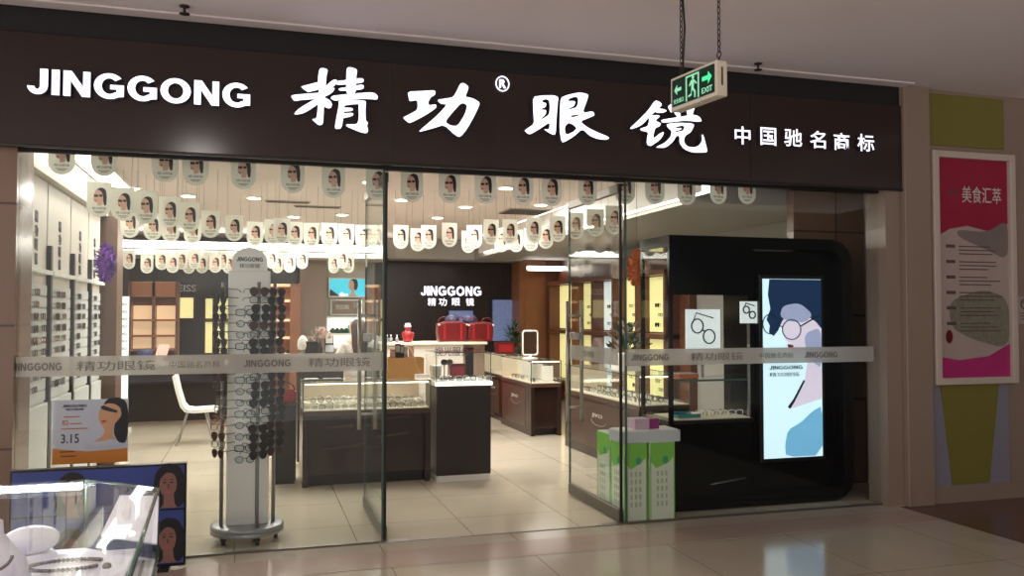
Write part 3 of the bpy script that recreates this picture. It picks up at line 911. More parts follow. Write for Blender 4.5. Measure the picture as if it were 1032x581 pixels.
# ================================================================== HANGING TAGS
def make_tag():
    t = thing('hanging_tag', '', 'tag', (0, 0, 0))
    w, h = .158, .245
    dz = -.030
    mb = MB()
    out = [(-w/2, h), (-w/2, w/2)] + [(w/2*math.cos(a), w/2+w/2*math.sin(a)) for a in [PI+PI*i/10 for i in range(1, 10)]] + [(w/2, w/2), (w/2, h)]
    mb.prism(list(reversed(out)), fy(0), -.002, .002, 'card_white')
    c = mb.build('card', t)
    ft = lambda u, v, d: (u*.92, -d, v+dz)
    mb = MB()
    mb.prism(smooth_loop([(-.030, .165), (-.026, .215), (.012, .238), (.046, .222), (.054, .17), (.050, .108), (.034, .112), (.026, .15)], 2), ft, .002, .0030, 'hair')
    mb.prism(smooth_loop([(-.034, .20), (-.012, .222), (.018, .205), (.028, .165), (.026, .11), (-.014, .105), (-.012, .128), (-.034, .135), (-.040, .155)], 2), ft, .002, .0036, 'skin')
    mb.prism(rrect(-.036, -.006, .168, .184, .004, 2), ft, .0036, .0042, 'hair')
    mb.prism(rrect(.000, .022, .170, .186, .004, 2), ft, .0036, .0042, 'hair')
    mb.prism([(-.033, .140), (-.018, .138), (-.018, .145), (-.030, .147)], ft, .0036, .0042, 'lips')
    mb.build('portrait', c)
    mb = MB()
    mb.text('精功眼镜', -.045, .050, .018, fy(0), 'card_print', w=.09, d0=.002, d1=.003)
    for z, a in ((.037, .035), (.027, .022)): mb.box(-a, a, -.003, -.002, z-.002, z+.002, 'card_print')
    mb.build('print', c)
    return t
tag0 = make_tag()
used_tag = [False]
strings = {}
def hang_tag(x, y, z, label, group, rz=0.0):
    """z = foot of the tag; a thread runs up to the ceiling"""
    if not used_tag[0]:
        t = tag0; used_tag[0] = True
        t.location = (x, y, z); t.rotation_euler = (0, 0, rz); t['label'] = label; t['group'] = group
    else:
        t = dup(tag0, (x, y, z), rz, label, group)
        for ch in list(t.children):
            if ch.name.startswith('string'): bpy.data.objects.remove(ch)
    for s in (-1, 1):
        MB().tube([(s*.055, 0, .243), (s*.06, 0, ZC-z)], .0012, 'card_print', 4).build('string', t)
    return t
front = [(62, 176), (105, 178), (166, 184), (197, 187), (245, 191), (295, 195), (336, 200), (380, 202), (415, 204), (453, 205), (489, 206), (527, 207), (556, 208),
         (592, 207), (630, 206), (660, 206), (692, 207), (724, 206), (753, 206)]
for i, (u, v) in enumerate(front):
    p = at(u, v, 1, 6.0)
    hang_tag(p.x, 6.0, p.z, 'large white portrait tag in the front row of hanging tags, %s from the left' % nth(i), 'front row of hanging tags', random.uniform(-.12, .12))
second = [(100, 201), (124, 206), (147, 209), (171, 214), (191, 219), (212, 226), (236, 230), (131, 226), (154, 229), (172, 231), (194, 233),
          (257, 236), (275, 234), (284, 233), (297, 236), (314, 237), (332, 237), (349, 238), (366, 239), (380, 239), (404, 239), (421, 242), (432, 239), (453, 237), (472, 244), (478, 239),
          (495, 234), (505, 243), (514, 234), (520, 243), (535, 242), (538, 232), (550, 239), (562, 231), (580, 228), (600, 225), (619, 222)]
second.sort()
for i, (u, v) in enumerate(second):
    zc = 700.0/(318-v)
    d = vF + (u-CX)/FPX*vR - (v-CY)/FPX*vU
    p = Vector((0, 0, EYE)) + d*zc
    hang_tag(p.x, p.y, p.z-.1225, 'mid-sized white portrait tag in the middle rows of hanging tags, %s from the left' % nth(i), 'middle rows of hanging tags', random.uniform(-.15, .15))
third = [130, 147, 161, 174, 182, 189, 196, 203, 210, 217, 224, 230, 274, 280, 286, 292, 305, 338, 345, 352]
for i, u in enumerate(third):
    v = 264 + (2 if i % 2 else -2)
    p = at(u, v, 1, 12.2)
    hang_tag(p.x, 12.2 + .12*(i % 3), p.z-.1225, 'small far white portrait tag in the back row of hanging tags, %s from the left' % nth(i), 'back row of hanging tags', random.uniform(-.2, .2))

# ================================================================== LEFT WALL DISPLAY
LX = -1.46
ys = [5.86, 6.42, 7.10, 7.95, 8.75, 9.40]
for k in range(5):
    y0, y1 = ys[k]+.02, ys[k+1]-.02
    nm = ['nearest', 'second', 'third', 'fourth', 'farthest'][k]
    t = thing('wall_display_cabinet', 'white eyewear wall display cabinet on the left wall, %s from the entrance' % nm, 'cabinet', (-1.55, (y0+y1)/2, 0), 0, 'white wall display cabinets')
    o_ = t.location
    MB(o_).box(-1.62, LX-.02, y0, y1, 0, 2.49, 'cabinet_white').build('body', t)
    mb = MB(o_)
    for q in range(10):
        z = 1.72-.085*q
        mb.box(LX-.02, LX-.005, y0+.10, y1-.03, z-.075, z, 'slot_white')
    mb.build('slat_panel', t)
    MB(o_).box(LX-.02, LX+.002, y0, y0+.075, .08, 1.98, 'grey_metal').build('mirror_strip', t)
    if k: MB(o_).box(LX-.02, LX+.012, y0-.03, y0+.03, .08, 2.02, 'black_gasket').build('upright', t)
    MB(o_).box(LX-.02, LX+.01, y0+.085, y1-.01, .08, .86, 'slot_white').build('lower_door', t, bevel=.004)
    MB(o_).box(LX-.02, LX+.03, y0, y1, 1.80, 1.83, 'strip_white').build('light_strip', t)  # plain white strip along the cabinet, no lamp
    mb = MB(o_)
    tf = fx(LX-.02)
    cy = (y0+y1)/2
    for q, ch in enumerate('精功眼镜'):
        mb.text(ch, cy-.045, 2.16-.10*q, .085, tf, 'dark_ink', w=.09, d1=.004, bold=.01)
    mb.build('vertical_lettering', t)
    if k == 0: continue
    rnd = random.Random(k)
    for q in range(9):
        for j in range(1 if rnd.random() < .45 else 2):
            yy = y0+.22+.22*j+rnd.uniform(-.02, .03)
            if yy > y1-.08: continue
            kd = rnd.choice(['black', 'sun', 'black', 'brown', 'sun'])
            eyewear(kd, (LX+.012, yy, 1.72-.085*q-.055), PI/2, '%s on the %s left wall cabinet, %s row from top, %s' % (KN[kd], nm, nth(q), 'nearer' if j == 0 else 'farther'), 'eyewear on the left wall')
def wreath(name, x, y, z, rx, rz, m, label):
    t = thing(name, label, 'ornament', (x, y, z))
    rnd = random.Random(11)
    mb = MB()
    mb.ball((0, 0, 0), (rx*.8, rx*.5, rz*.9), m, 16, 12)
    for i in range(420):
        a, b = rnd.uniform(0, 2*PI), math.acos(rnd.uniform(-1, 1))
        n = Vector((math.sin(b)*math.cos(a), math.sin(b)*math.sin(a), math.cos(b)))
        p = Vector((n.x*rx*.78, n.y*rx*.5, n.z*rz*.9))
        q = Vector((n.x*rx*1.02+rnd.uniform(-.015, .015), n.y*rx*.7, n.z*rz*1.0+rnd.uniform(-.015, .015)))
        s_ = Vector((rnd.uniform(-1, 1), rnd.uniform(-1, 1), rnd.uniform(-1, 1))).normalized()*.008
        mb.add([p-s_, p+s_, q+s_, q-s_], [(0, 1, 2, 3)], m)
    mb.build('tinsel_body', t)
    MB().tube([(0, 0, rz*.9), (0, 0, ZC-.03*(x < 0)-z)], .002, 'card_print', 5).build('string', t)
wreath('tinsel_ornament', -1.30, 8.55, 1.98, .085, .18, 'purple', 'purple tinsel ornament hanging at the far end of the left display')
p = at(642, 271, 1, 6.75)
wreath('tinsel_ornament', p.x, 6.75, p.z, .082, .16, 'orange_tinsel', 'orange red tinsel ornament hanging behind the right glass')

# ================================================================== ROTATING EYEWEAR RACK
RX, RY = -.03, 6.05
t = thing('eyewear_rack', 'tall white rotating eyewear rack with a round base behind the left glass', 'rack', (RX, RY, 0))
o_ = t.location
MB(o_).lathe([(.220, .055), (.236, .062), (.236, .078), (.229, .083), (.229, .089), (.236, .094), (.236, .108), (.220, .115)], (RX, RY, 0), 'grey_metal', 36).build('base', t)
for k in range(5):
    a = -PI/2+.35+2*PI*k/5
    x, y = RX+.185*math.cos(a), RY+.185*math.sin(a)
    mb = MB(o_)
    mb.tube([(x-.012, y, .026), (x+.012, y, .026)], .026, 'black', 14)
    mb.box(x-.02, x+.02, y-.02, y+.02, .035, .058, 'black')
    mb.build('caster', t)
colm = MB(o_)
colm.box(RX-.135, RX+.135, RY-.06, RY+.06, .11, 1.80, 'white')
colm.build('column', t, bevel=.01)
mb = MB(o_)
mb.prism([(RX-.115, 1.80), (RX+.115, 1.80), (RX+.115, 1.86)] + [(RX+.115*math.cos(a), 1.86+.10*math.sin(a)) for a in [PI*i/12 for i in range(1, 12)]] + [(RX-.115, 1.86)], fy(RY), -.02, .02, 'white')
hd = mb.build('header_board', t)
mb = MB(o_)
mb.text('JINGGONG', RX-.085, 1.865, .028, fy(RY-.02), 'dark_ink', w=.17, d1=.002, bold=.01)
mb.text('精功眼镜', RX-.065, 1.82, .030, fy(RY-.02), 'dark_ink', w=.13, d1=.002)
mb.build('header_lettering', hd)
PO = [(-.165, -.05, 'left'), (.060, -.17, 'front'), (.165, -.02, 'right'), (-.03, .18, 'rear')]
for px_, py_, nm in PO:
    mb = MB(o_)
    mb.tube([(RX+px_, RY+py_, .11), (RX+px_, RY+py_, 1.72)], .013, 'grey_metal', 10)
    mb.build('pole', t)
    for q in range(21):
        if nm == 'rear' and q > 3: break
        z = 1.66-.056*q
        if .56 > z: break
        rnd = random.Random(q*7+len(nm))
        if nm == 'left': kd = 'sun' if q < 8 else rnd.choice(['sunbrown', 'metal', 'red', 'brown']); rz = -.9
        elif nm == 'front': kd = rnd.choice(['sun', 'sun', 'sun', 'black', 'sunbrown']); rz = .35
        elif nm == 'right': kd = rnd.choice(['sun', 'sunbrown', 'sun', 'red' if 5 < q < 9 else 'sun']); rz = .5
        else: kd = 'black'; rz = 0
        kk = math.cos(rz), math.sin(rz)
        eyewear(kd, (RX+px_+.024*kk[1]+rnd.uniform(-.01, .01), RY+py_-.024*kk[0], z), rz+rnd.uniform(-.15, .15), '%s on the %s pole of the white rack, %s from top' % (KN[kd], nm, nth(q)), 'eyewear on the rotating rack')
for q in range(14):
    z = 1.52-.075*q
    kd = 'metal' if q % 3 else 'black'
    eyewear(kd, (RX-.02, RY-.064, z), .0, 'slim %s on the white column of the tall rack, %s from top' % (KN[kd], nth(q)), 'eyewear on the rack column')

# ================================================================== CENTRAL COUNTERS
def counter(label, x0, x1, y0, y1, zb, zt, side='front', brand=None, group=None, plinth=False, glow=True):
    t = thing('display_counter', label, 'counter', ((x0+x1)/2, (y0+y1)/2, 0), 0, group)
    o_ = t.location
    mb = MB(o_)
    mb.box(x0+.03, x1-.03, y0+.05, y1-.03, .09, zb-.05, 'brown_lacquer')
    mb.box(x0+.05, x1-.05, y0+.10, y1-.08, 0, .09, 'dark_panel')
    mb.build('body', t, bevel=.004)
    for a, b in ((x0, x0+.05), (x1-.05, x1)):
        MB(o_).box(a, b, y0, y1, 0, zb-.05, 'brown_lacquer').build('side_panel', t, bevel=.004)
    MB(o_).box(x0, x1, y0, y1, zb-.05, zb-.004, 'brown_light').build('apron', t, bevel=.004)
    MB(o_).box(x0+.012, x1-.012, y0+.012, y1-.012, zb-.004, zb+.004, 'deck').build('deck', t)
    mb = MB(o_)
    for b in ((x0, x0+.006, y0, y1, zb, zt-.008), (x1-.006, x1, y0, y1, zb, zt-.008), (x0, x1, y0, y0+.006, zb, zt-.008), (x0-.002, x1+.002, y0-.002, y1+.002, zt-.008, zt)):
        mb.box(*b, 'case_glass')
    gc = mb.build('glass_case', t)
    mb = MB(o_)
    for b in ((x0-.003, x1+.003, y0-.004, y0+.004, zt-.012, zt-.004), (x0-.004, x0+.004, y0, y1, zt-.012, zt-.004), (x1-.004, x1+.004, y0, y1, zt-.012, zt-.004),
              (x0-.003, x0+.006, y0-.003, y0+.006, zb, zt), (x1-.006, x1+.003, y0-.003, y0+.006, zb, zt)):
        mb.box(*b, 'glass_edge')
    mb.build('glass_edging', gc)
    MB(o_).box(x0+.01, x1-.01, y1-.02, y1, zb, zt-.01, 'deck').build('back_panel', t)
    if glow: MB(o_).box(x0+.02, x1-.02, y0+.012, y0+.024, zt-.022, zt-.012, 'case_light').build('light_strip', t)
    if plinth: MB(o_).box(x0+.005, x1-.005, y0-.004, y0+.05, 0, .055, 'white').build('plinth', t)
    return t
c1 = counter('long dark brown glass display counter in the middle, seen behind the left door leaf', .415, 1.545, 7.70, 8.25, .665, .915)
o_ = c1.location
mb = MB(o_)
for u0, u1, z, sl in ((.62, .86, .50, .01), (.60, .92, .31, .03), (1.06, 1.36, .56, .02), (1.06, 1.36, .40, .03)):
    mb.prism([(u0, z), (u1, z+sl), (u1, z+sl+.022), (u0, z+.022)], fy(7.75), 0, .012, 'brown_light')  # lighter streaks imitating reflections on the glossy counter front
mb.text('JIVO', .90, .33, .035, fy(7.75), 'dull_steel', d1=.004)
mb.build('reflections_and_brand', c1)
MB(o_).box(.44, 1.52, 7.90, 8.20, .669, .712, 'deck').build('riser', c1, bevel=.003)
t = thing('display_counter', 'tall solid dark counter block with a white plinth, right end of the middle counter', 'counter', (1.85, 7.9, 0))
o_ = t.location
MB(o_).box(1.585, 2.09, 7.62, 8.15, .055, .86, 'dark_panel').build('body', t, bevel=.004)
MB(o_).box(1.59, 2.085, 7.625, 8.14, 0, .055, 'white').build('plinth', t)
MB(o_).box(1.57, 2.10, 7.61, 8.16, .86, .90, 'white').build('top', t, bevel=.004)
MB(o_).box(1.57, 2.10, 7.60, 7.612, .868, .892, 'case_light').build('light_strip', t)
mb = MB(o_)
for b in ((1.58, 1.586, 7.63, 8.14, .90, 1.16), (2.084, 2.09, 7.63, 8.14, .90, 1.16), (1.58, 2.09, 7.625, 7.631, .90, 1.16), (1.578, 2.092, 7.623, 8.142, 1.16, 1.168)): mb.box(*b, 'case_glass')
gc = mb.build('glass_case', t)
mb = MB(o_)
for b in ((1.578, 2.092, 7.621, 7.627, 1.158, 1.168), (1.578, 1.584, 7.62, 7.628, .90, 1.16), (2.086, 2.092, 7.62, 7.628, .90, 1.16)): mb.box(*b, 'glass_edge')
mb.build('glass_edging', gc)
rnd = random.Random(5)
for i in range(16):
    for r_ in range(2):
        kd = rnd.choice(['metal', 'white', 'white', 'black', 'white'])
        eyewear(kd, (.49+.064*i+rnd.uniform(-.01, .01), 7.78+.16*r_, .69+.045*r_), rnd.uniform(-.5, .5), '%s in the middle glass counter, %s row, %s from left' % (KN[kd], ['front', 'rear'][r_], nth(i)), 'eyewear in the middle counter', rx=.2)
for i in range(7):
    kd = rnd.choice(['white', 'metal', 'black'])
    eyewear(kd, (1.64+.07*i, 7.72+.03*(i % 2), .921), rnd.uniform(-.6, .6), '%s on top of the tall dark counter block, %s from the left' % (KN[kd], nth(i)), 'eyewear on the counter block')
# trays, box, card, things on the middle counter
p = at(300+630/3.873*0+45, 384, 1, 7.95)
for (u, v, w, m, lb) in ((317, 386, .16, 'black', 'small dark tray of white cards on the left end of the middle counter'), (337, 384, .20, 'dark_panel', 'flat dark tray on the middle counter, second from its left')):
    p = at(u, v, 2, .93)
    t = thing('tray', lb, 'tray', (p.x, 7.9, .915))
    MB().box(-w/2, w/2, -.06, .06, 0, .012, m).box(-w/2, w/2, .052, .06, .012, .04, m).build('base', t, bevel=.003)
    MB().box(-w/2+.02, w/2-.02, -.045, .04, .012, .022, 'white' if m == 'black' else 'grey_metal').build('card', t)
bx0, bx1 = at(396, 370, 1, 8.1), at(433, 370, 1, 8.1)
mb = MB((1.55, 8.1, .915))
t = thing('cardboard_box', 'open tan cardboard box of leaflets on the right end of the middle counter', 'box', (1.37, 8.05, .915))
w = .17
mb = MB()
mb.box(-w, w, -.10, -.092, 0, .19, 'cardboard').box(-w, w, .092, .10, 0, .19, 'cardboard').box(-w, -w+.008, -.092, .092, 0, .19, 'cardboard').box(w-.008, w, -.092, .092, 0, .19, 'cardboard').box(-w, w, -.1, .1, 0, .006, 'cardboard')
mb.build('carton', t)
t.rotation_euler = (0, 0, -.12)
for i, (x, m, h) in enumerate(((-.12, 'orange_ink', .26), (-.07, 'dark_ink', .31), (-.035, 'dark_ink', .30), (.0, 'grey_metal', .28), (.06, 'skin', .29))):
    mb = MB().box(-.025, .025, -.006, .006, 0, h, m).box(-.02, .02, -.0075, -.006, h*.75, h*.95, 'card_white')
    o = mb.build('leaflet', loc=(1.37+x, 8.04+.01*i, .922))
    tag(o, '%s leaflet standing in the tan cardboard box, %s from the left' % (['orange', 'dark', 'dark narrow', 'silver grey', 'portrait'][i], nth(i)), 'leaflet', 'leaflets in the cardboard box')
def carton(label, x, y, z, w, d, h, m, m2=None, cat='box', rz=0.0, nm='carton_box'):
    t = thing(nm, label, cat, (x, y, z), rz)
    MB().box(-w/2, w/2, -d/2, d/2, 0, h, m).build('body', t, bevel=.004)
    if m2: MB().box(-w/2*.8, w/2*.8, -d/2-.002, -d/2, h*.2, h*.8, m2).build('label_panel', t)
    return t
p = at(435, 381, 2, .90); carton('small white box on the tall counter block beside the cardboard box', 1.655, 8.02, .90, .09, .12, .13, 'white', 'card_white')
carton('small dark red box standing at the rear of the tall counter block', 1.87, 8.06, .90, .16, .08, .14, 'dark_red', 'red')
for i, (x, m, lb) in enumerate(((1.72, 'frame_black', 'dark sunglasses bust stand on the tall counter block, left'), (1.77, 'hair_brown', 'slim brown sunglasses stand on the tall counter block, right'))):
    t = thing('glasses_stand', lb, 'stand', (x, 7.93, .90))
    MB().lathe([(.03, 0), (.03, .008), (.006, .014), (.006, .13)], (0, 0, 0), 'frame_metal', 12).build('post', t)
    MB().ball((0, 0, .16), (.035, .02, .03), m, 12, 8).build('head', t)
# price card on the counter with a slim rod
t = thing('price_stand', 'white price card with a slim leaning rod on the middle counter edge', 'stand', (1.47, 7.76, .915))
MB().box(-.06, .06, -.02, .02, 0, .05, 'white').build('card', t, bevel=.004)
MB().tube([(.0, .01, .03), (-.10, .05, .30)], .006, 'cardboard', 8).build('rod', t)

# back counter behind the middle counter with its clutter
xa, xb = at(300, 365, 1, 8.75).x, at(346, 365, 1, 8.75).x
t = thing('back_counter', 'narrow dark back counter behind the left half of the middle glass counter', 'counter', ((xa+xb)/2, 8.85, 0))
MB(t.location).box(xa, xb, 8.72, 9.0, .06, 1.08, 'dark_panel').build('body', t, bevel=.004)
MB(t.location).box(xa-.02, xb+.02, 8.70, 9.02, 1.08, 1.11, 'deck').build('top', t, bevel=.004)
MB(t.location).box(xa+.03, xb-.03, 8.76, 8.97, 0, .06, 'black').build('plinth', t)
x = at(302, 350, 1, 8.85).x
t = thing('lamp_globe', 'small white dome lamp on the left end of the back counter', 'lamp', (x+.03, 8.85, 1.11))
MB().lathe([(.035, 0), (.035, .015), (.012, .02), (.012, .05)], (0, 0, 0), 'grey_metal', 14).build('base', t)
MB().lathe([(.045, .05), (.055, .09), (.045, .15), (.02, .185), (.005, .19)], (0, 0, 0), 'white', 16).build('shade', t)
x = at(313, 352, 1, 8.85).x
carton('small black box on the back counter between the dome lamp and the bouquet', x, 8.86, 1.11, .11, .10, .13, 'black', 'dark_panel')
x = at(321, 345, 1, 8.85).x
t = thing('bouquet', 'pale dried bouquet in a dark vase on the back counter', 'flowers', (x, 8.86, 1.11))
MB().lathe([(.035, 0), (.045, .05), (.03, .10), (.036, .12)], (0, 0, 0), 'pot', 14).build('vase', t)
mb = MB(); rnd = random.Random(6)
for i in range(70):
    a = rnd.uniform(0, 2*PI); e = rnd.uniform(.2, 1.5); r_ = rnd.uniform(.05, .13)
    c = Vector((math.cos(a)*math.cos(e)*r_, math.sin(a)*math.cos(e)*r_, .13+math.sin(e)*r_*1.1))
    d = Vector((math.cos(a)*.6, math.sin(a)*.6, rnd.uniform(.1, .9))).normalized()*.028
    s_ = d.cross(Vector((.2, 1, .1))).normalized()*.012
    mb.add([c-d, c+s_, c+d, c-s_], [(0, 1, 2, 3)], 'pinkish' if i % 3 else 'pale_leaf')
for i in range(6): mb.tube([(0, 0, .08), (.05*math.cos(i), .05*math.sin(i), .2)], .003, 'leaf', 5)
mb.build('flowers', t)
x = at(332, 348, 1, 8.85).x
t = thing('card_holder', 'dark two-tier card holder on the back counter right of the bouquet', 'holder', (x, 8.86, 1.11))
MB().prism([(-.05, 0), (.05, 0), (.05, .02), (0, .09), (0, .11), (-.05, .19)], lambda u, v, d: (d, -u, v), -.045, .045, 'black').build('stand', t, bevel=.003)
MB().box(-.035, .035, -.002, .004, .11, .21, 'white').build('cards', t)
# dark pedestal with a red tray at the left end of the middle counter
t = thing('pedestal', 'slim dark pedestal at the left end of the middle glass counter', 'pedestal', (.27, 8.05, 0))
MB().box(-.10, .10, -.12, .12, .03, .70, 'dark_panel').build('body', t, bevel=.004)
MB().box(-.09, .09, -.11, .11, 0, .03, 'black').build('plinth', t)
MB().box(-.115, .115, -.135, .135, .70, .72, 'brown_light').build('top', t, bevel=.003)
t = thing('basket', 'red open basket on the slim dark pedestal', 'basket', (.27, 8.05, .72))
mb = MB()
for b in ((-.10, .10, -.10, -.09, 0, .10), (-.10, .10, .09, .10, 0, .10), (-.10, -.09, -.09, .09, 0, .10), (.09, .10, -.09, .09, 0, .10), (-.10, .10, -.10, .10, 0, .008)): mb.box(*b, 'red')
mb.build('body', t)
mb = MB(); mb.tube([(.095*math.cos(k*PI/10), 0, .09+.09*math.sin(k*PI/10)) for k in range(11)], .006, 'black', 6); mb.build('handle', t)

# white counter further back carrying red bags
t = thing('reception_desk', 'white reception desk behind the middle counters with red bags on it', 'desk', (2.6, 10.7, 0))
o_ = t.location
zt_ = 1.17
w0, w1 = at(389, 350, 1, 10.4).x, at(489, 350, 1, 10.4).x
MB(o_).box(w0, w1-.28, 10.4, 10.95, .08, zt_-.03, 'cabinet_white').build('body', t, bevel=.006)
MB(o_).box(w1-.28, w1, 10.42, 10.95, .08, zt_-.03, 'taupe').build('side_cabinet', t, bevel=.006)
MB(o_).box(w0-.02, w1+.02, 10.37, 10.97, zt_-.03, zt_, 'deck').build('top', t, bevel=.004)
MB(o_).box(w0+.03, w1-.03, 10.45, 10.9, 0, .08, 'dark_panel').build('plinth', t)
mb = MB(o_)
mb.text('视光服务', at(438, 362, 1, 10.4).x, 1.0, .11, fy(10.4), 'dark_ink', w=.44, d1=.004)
mb.build('front_lettering', t)
mb = MB(o_); mb.box(w1-.25, w1-.15, 10.405, 10.42, .55, 1.1, 'frame_black'); mb.build('slot', t)

def gift_bag(u, v, w, h, m, label, Y=10.6, z=None):
    p = at(u, v, 1, Y)
    t = thing('gift_bag', label, 'bag', (p.x, Y, z if z is not None else zt_))
    mb = MB()
    mb.prism([(-w/2*.92, 0), (w/2*.92, 0), (w/2, h*.5), (w/2*.96, h*.9), (w/4, h), (-w/4, h*.97), (-w/2*.97, h*.88), (-w/2, h*.45)], fy(0), -.09, .09, m)
    mb.build('body', t, bevel=.02, segs=3)
    mb = MB()
    for s in (-1, 1):
        mb.tube([(s*w*.28+.07*math.cos(k*PI/8), -.03, h*.93+.07*math.sin(k*PI/8)) for k in range(9)], .007, m, 6)
    mb.build('handle', t)
    for s in (-1, 1): MB().box(s*w*.28-.012, s*w*.28+.012, -.096, -.088, h*.1, h*.88, 'red').build('strap', t)
    for s in (-1, 1): MB().ball((s*w*.47, -.09, h*.83), .014, 'card_white', 8, 6).build('rivet', t)
    return t
gift_bag(455, 340, .38, .26, 'dark_red', 'glossy dark red bag on the white reception desk, left one below the logo')
gift_bag(483, 340, .34, .25, 'dark_red', 'glossy dark red bag on the white reception desk, right one below the logo')
for u, s in ((456, 'left'), (474, 'right')):
    p = at(u, 322, 1, 10.8)
    mb = MB((p.x, 10.82, zt_))
    mb.lathe([(.07, 0), (.075, .20), (.10, .22), (.10, .26), (.085, .31), (.05, .335), (.01, .34)], (p.x, 10.82, zt_), 'navy', 16)
    tag(mb.build('cap_stand'), 'dark navy cap on a short stand behind the red bags, the %s of two' % s, 'cap')
p = at(411, 343, 1, 10.55)
t = thing('figurine', 'small red figurine with a white hat on the left of the reception desk', 'figurine', (p.x, 10.55, zt_))
MB().lathe([(.05, 0), (.06, .02), (.065, .09), (.045, .13), (.03, .15)], (0, 0, 0), 'red', 14).build('body', t)
MB().ball((0, 0, .175), .04, 'red', 12, 8).build('head', t)
MB().lathe([(.042, .185), (.044, .20), (.034, .22), (.03, .235)], (0, 0, 0), 'white', 12).build('hat', t)
for s in (-1, 1): MB().ball((s*.06, -.01, .09), (.018, .02, .04), 'red', 8, 6).build('arm', t)
for i, u in enumerate((390, 394, 400)):
    p = at(u, 344, 1, 10.5)
    t = thing('glass_bottle', 'small clear bottle on the left end of the reception desk, %s from the left' % nth(i), 'bottle', (p.x, 10.5, zt_), 0, 'bottles on the reception desk')
    MB().lathe([(.022, 0), (.022, .05), (.008, .065), (.008, .08)], (0, 0, 0), 'grey_metal', 10).build('body', t)
    MB().lathe([(.010, .08), (.010, .095)], (0, 0, 0), 'white', 10).build('cap', t)

# ================================================================== RIGHT AISLE COUNTERS
def side_counter(label, x0, x1, y0, y1, zb, zt):
    t = counter(label, x0, x1, y0, y1, zb, zt, group='counters along the right aisle')
    o_ = t.location
    tf = lambda u, v, d: (x0-d, -u, v)
    ym = (y0+y1)/2
    MB(o_).box(x0-.004, x0+.01, ym-.5*(y1-y0)+.25, ym+.5*(y1-y0)-.08, .10, zb-.08, 'brown_light').build('side_front', t)
    mb = MB(o_)
    mb.tube([(x0-.006, ym-.02+.20*math.cos(k*PI/8), .40-.05*math.sin(k*PI/8)) for k in range(9)], .005, 'steel', 6)
    mb.text('JIVO', -(ym+.16), .42, .05, tf, 'card_white', w=.28, d0=.004, d1=.008)
    mb.build('emblem', t)
    return t
side_counter('dark glass counter along the right aisle, farthest of three', 3.36, 3.74, 11.55, 12.75, .655, .94)
side_counter('dark glass counter along the right aisle, middle one with the mirror on it', 3.30, 3.70, 10.15, 11.50, .655, .94)
side_counter('dark glass counter along the right aisle, nearest one behind the right door leaf', 3.45, 3.98, 7.35, 9.35, .655, .94)
rnd = random.Random(9)
for nm, x0, x1, y0, n in (('middle', 3.36, 3.66, 10.25, 10), ('nearest', 3.52, 3.92, 7.45, 15)):
    for i in range(n):
        for r_ in range(2):
            kd = rnd.choice(['black', 'metal', 'metal', 'white', 'brown'])
            eyewear(kd, (x0+.05+.24*r_, y0+.12*i, .68), PI/2*-1+rnd.uniform(-.4, .4), '%s in %s right aisle counter, %s row, %s from near end' % (KN[kd], nm, ['aisle side', 'wall side'][r_], nth(i)), 'eyewear in the right aisle counters', rx=0)
# white backing cards in the counters
for i, (y, nm) in enumerate(((10.35, 'nearest'), (10.75, 'second'), (11.2, 'farthest'))):
    o = MB((3.6, y, .66)).box(3.50, 3.66, y-.004, y+.004, .662, .86, 'white').box(3.55, 3.61, y-.004, y+.06, .662, .668, 'white').build('display_card', bevel=.002)
    tag(o, 'white upright display card in the middle right aisle counter, %s of three' % nm, 'card', 'cards in the right aisle counter')
# table mirror
p = at(538, 370, 1, 10.45)
t = thing('table_mirror', 'white framed table mirror on a round foot on the right aisle counter', 'mirror', (p.x, 10.6, .94))
MB().lathe([(.10, 0), (.10, .012), (.02, .025), (.014, .05)], (0, 0, 0), 'white', 24).build('foot', t)
rr = rrect(-.10, .10, .05, .36, .03, 4)
mb = MB(); mb.tube([(x, 0, z) for x, z in rr], .012, 'white', 8, closed=True); mb.build('frame', t)
MB().prism(rr, fy(0), -.003, .003, 'mirror').build('mirror_glass', t)
# red boxes and plant near the back
p = at(503, 353, 1, 12.0)
carton('dark red box standing on the farthest right aisle counter', 3.52, 12.1, .94, .26, .18, .17, 'dark_red', 'red')
carton('dark red box inside the aisle at the back, below the other red box', 3.05, 12.35, 0, .34, .35, .86, 'dark_red', 'red')
t = thing('potted_plant', 'dark bushy potted plant in front of the blue lit panel at the back right', 'plant', (4.02, 13.2, .0))
MB().box(-.3, .3, -.16, .16, 0, .80, 'dark_panel').build('pedestal', t, bevel=.006)
MB().lathe([(.10, .80), (.13, .98), (.135, 1.0), (.12, 1.0)], (0, 0, 0), 'pot', 16).build('pot', t)
mb = MB(); rnd = random.Random(4)
for i in range(150):
    a = rnd.uniform(0, 2*PI); e = rnd.uniform(.1, 1.4); r_ = rnd.uniform(.12, .36)
    c = Vector((math.cos(a)*math.cos(e)*r_*.9, math.sin(a)*math.cos(e)*r_*.6, 1.02+math.sin(e)*r_*1.15))
    d = Vector((math.cos(a), math.sin(a)*.6, rnd.uniform(-.2, .7))).normalized()*.075
    s_ = d.cross(Vector((0, 0, 1))).normalized()*.022
    mb.add([c-d, c+s_, c+d, c-s_], [(0, 1, 2, 3)], 'leaf')
for i in range(9):
    a = i*.7; mb.tube([(0, 0, .98), (.14*math.cos(a), .1*math.sin(a), 1.22)], .005, 'leaf', 5)
mb.build('foliage', t)

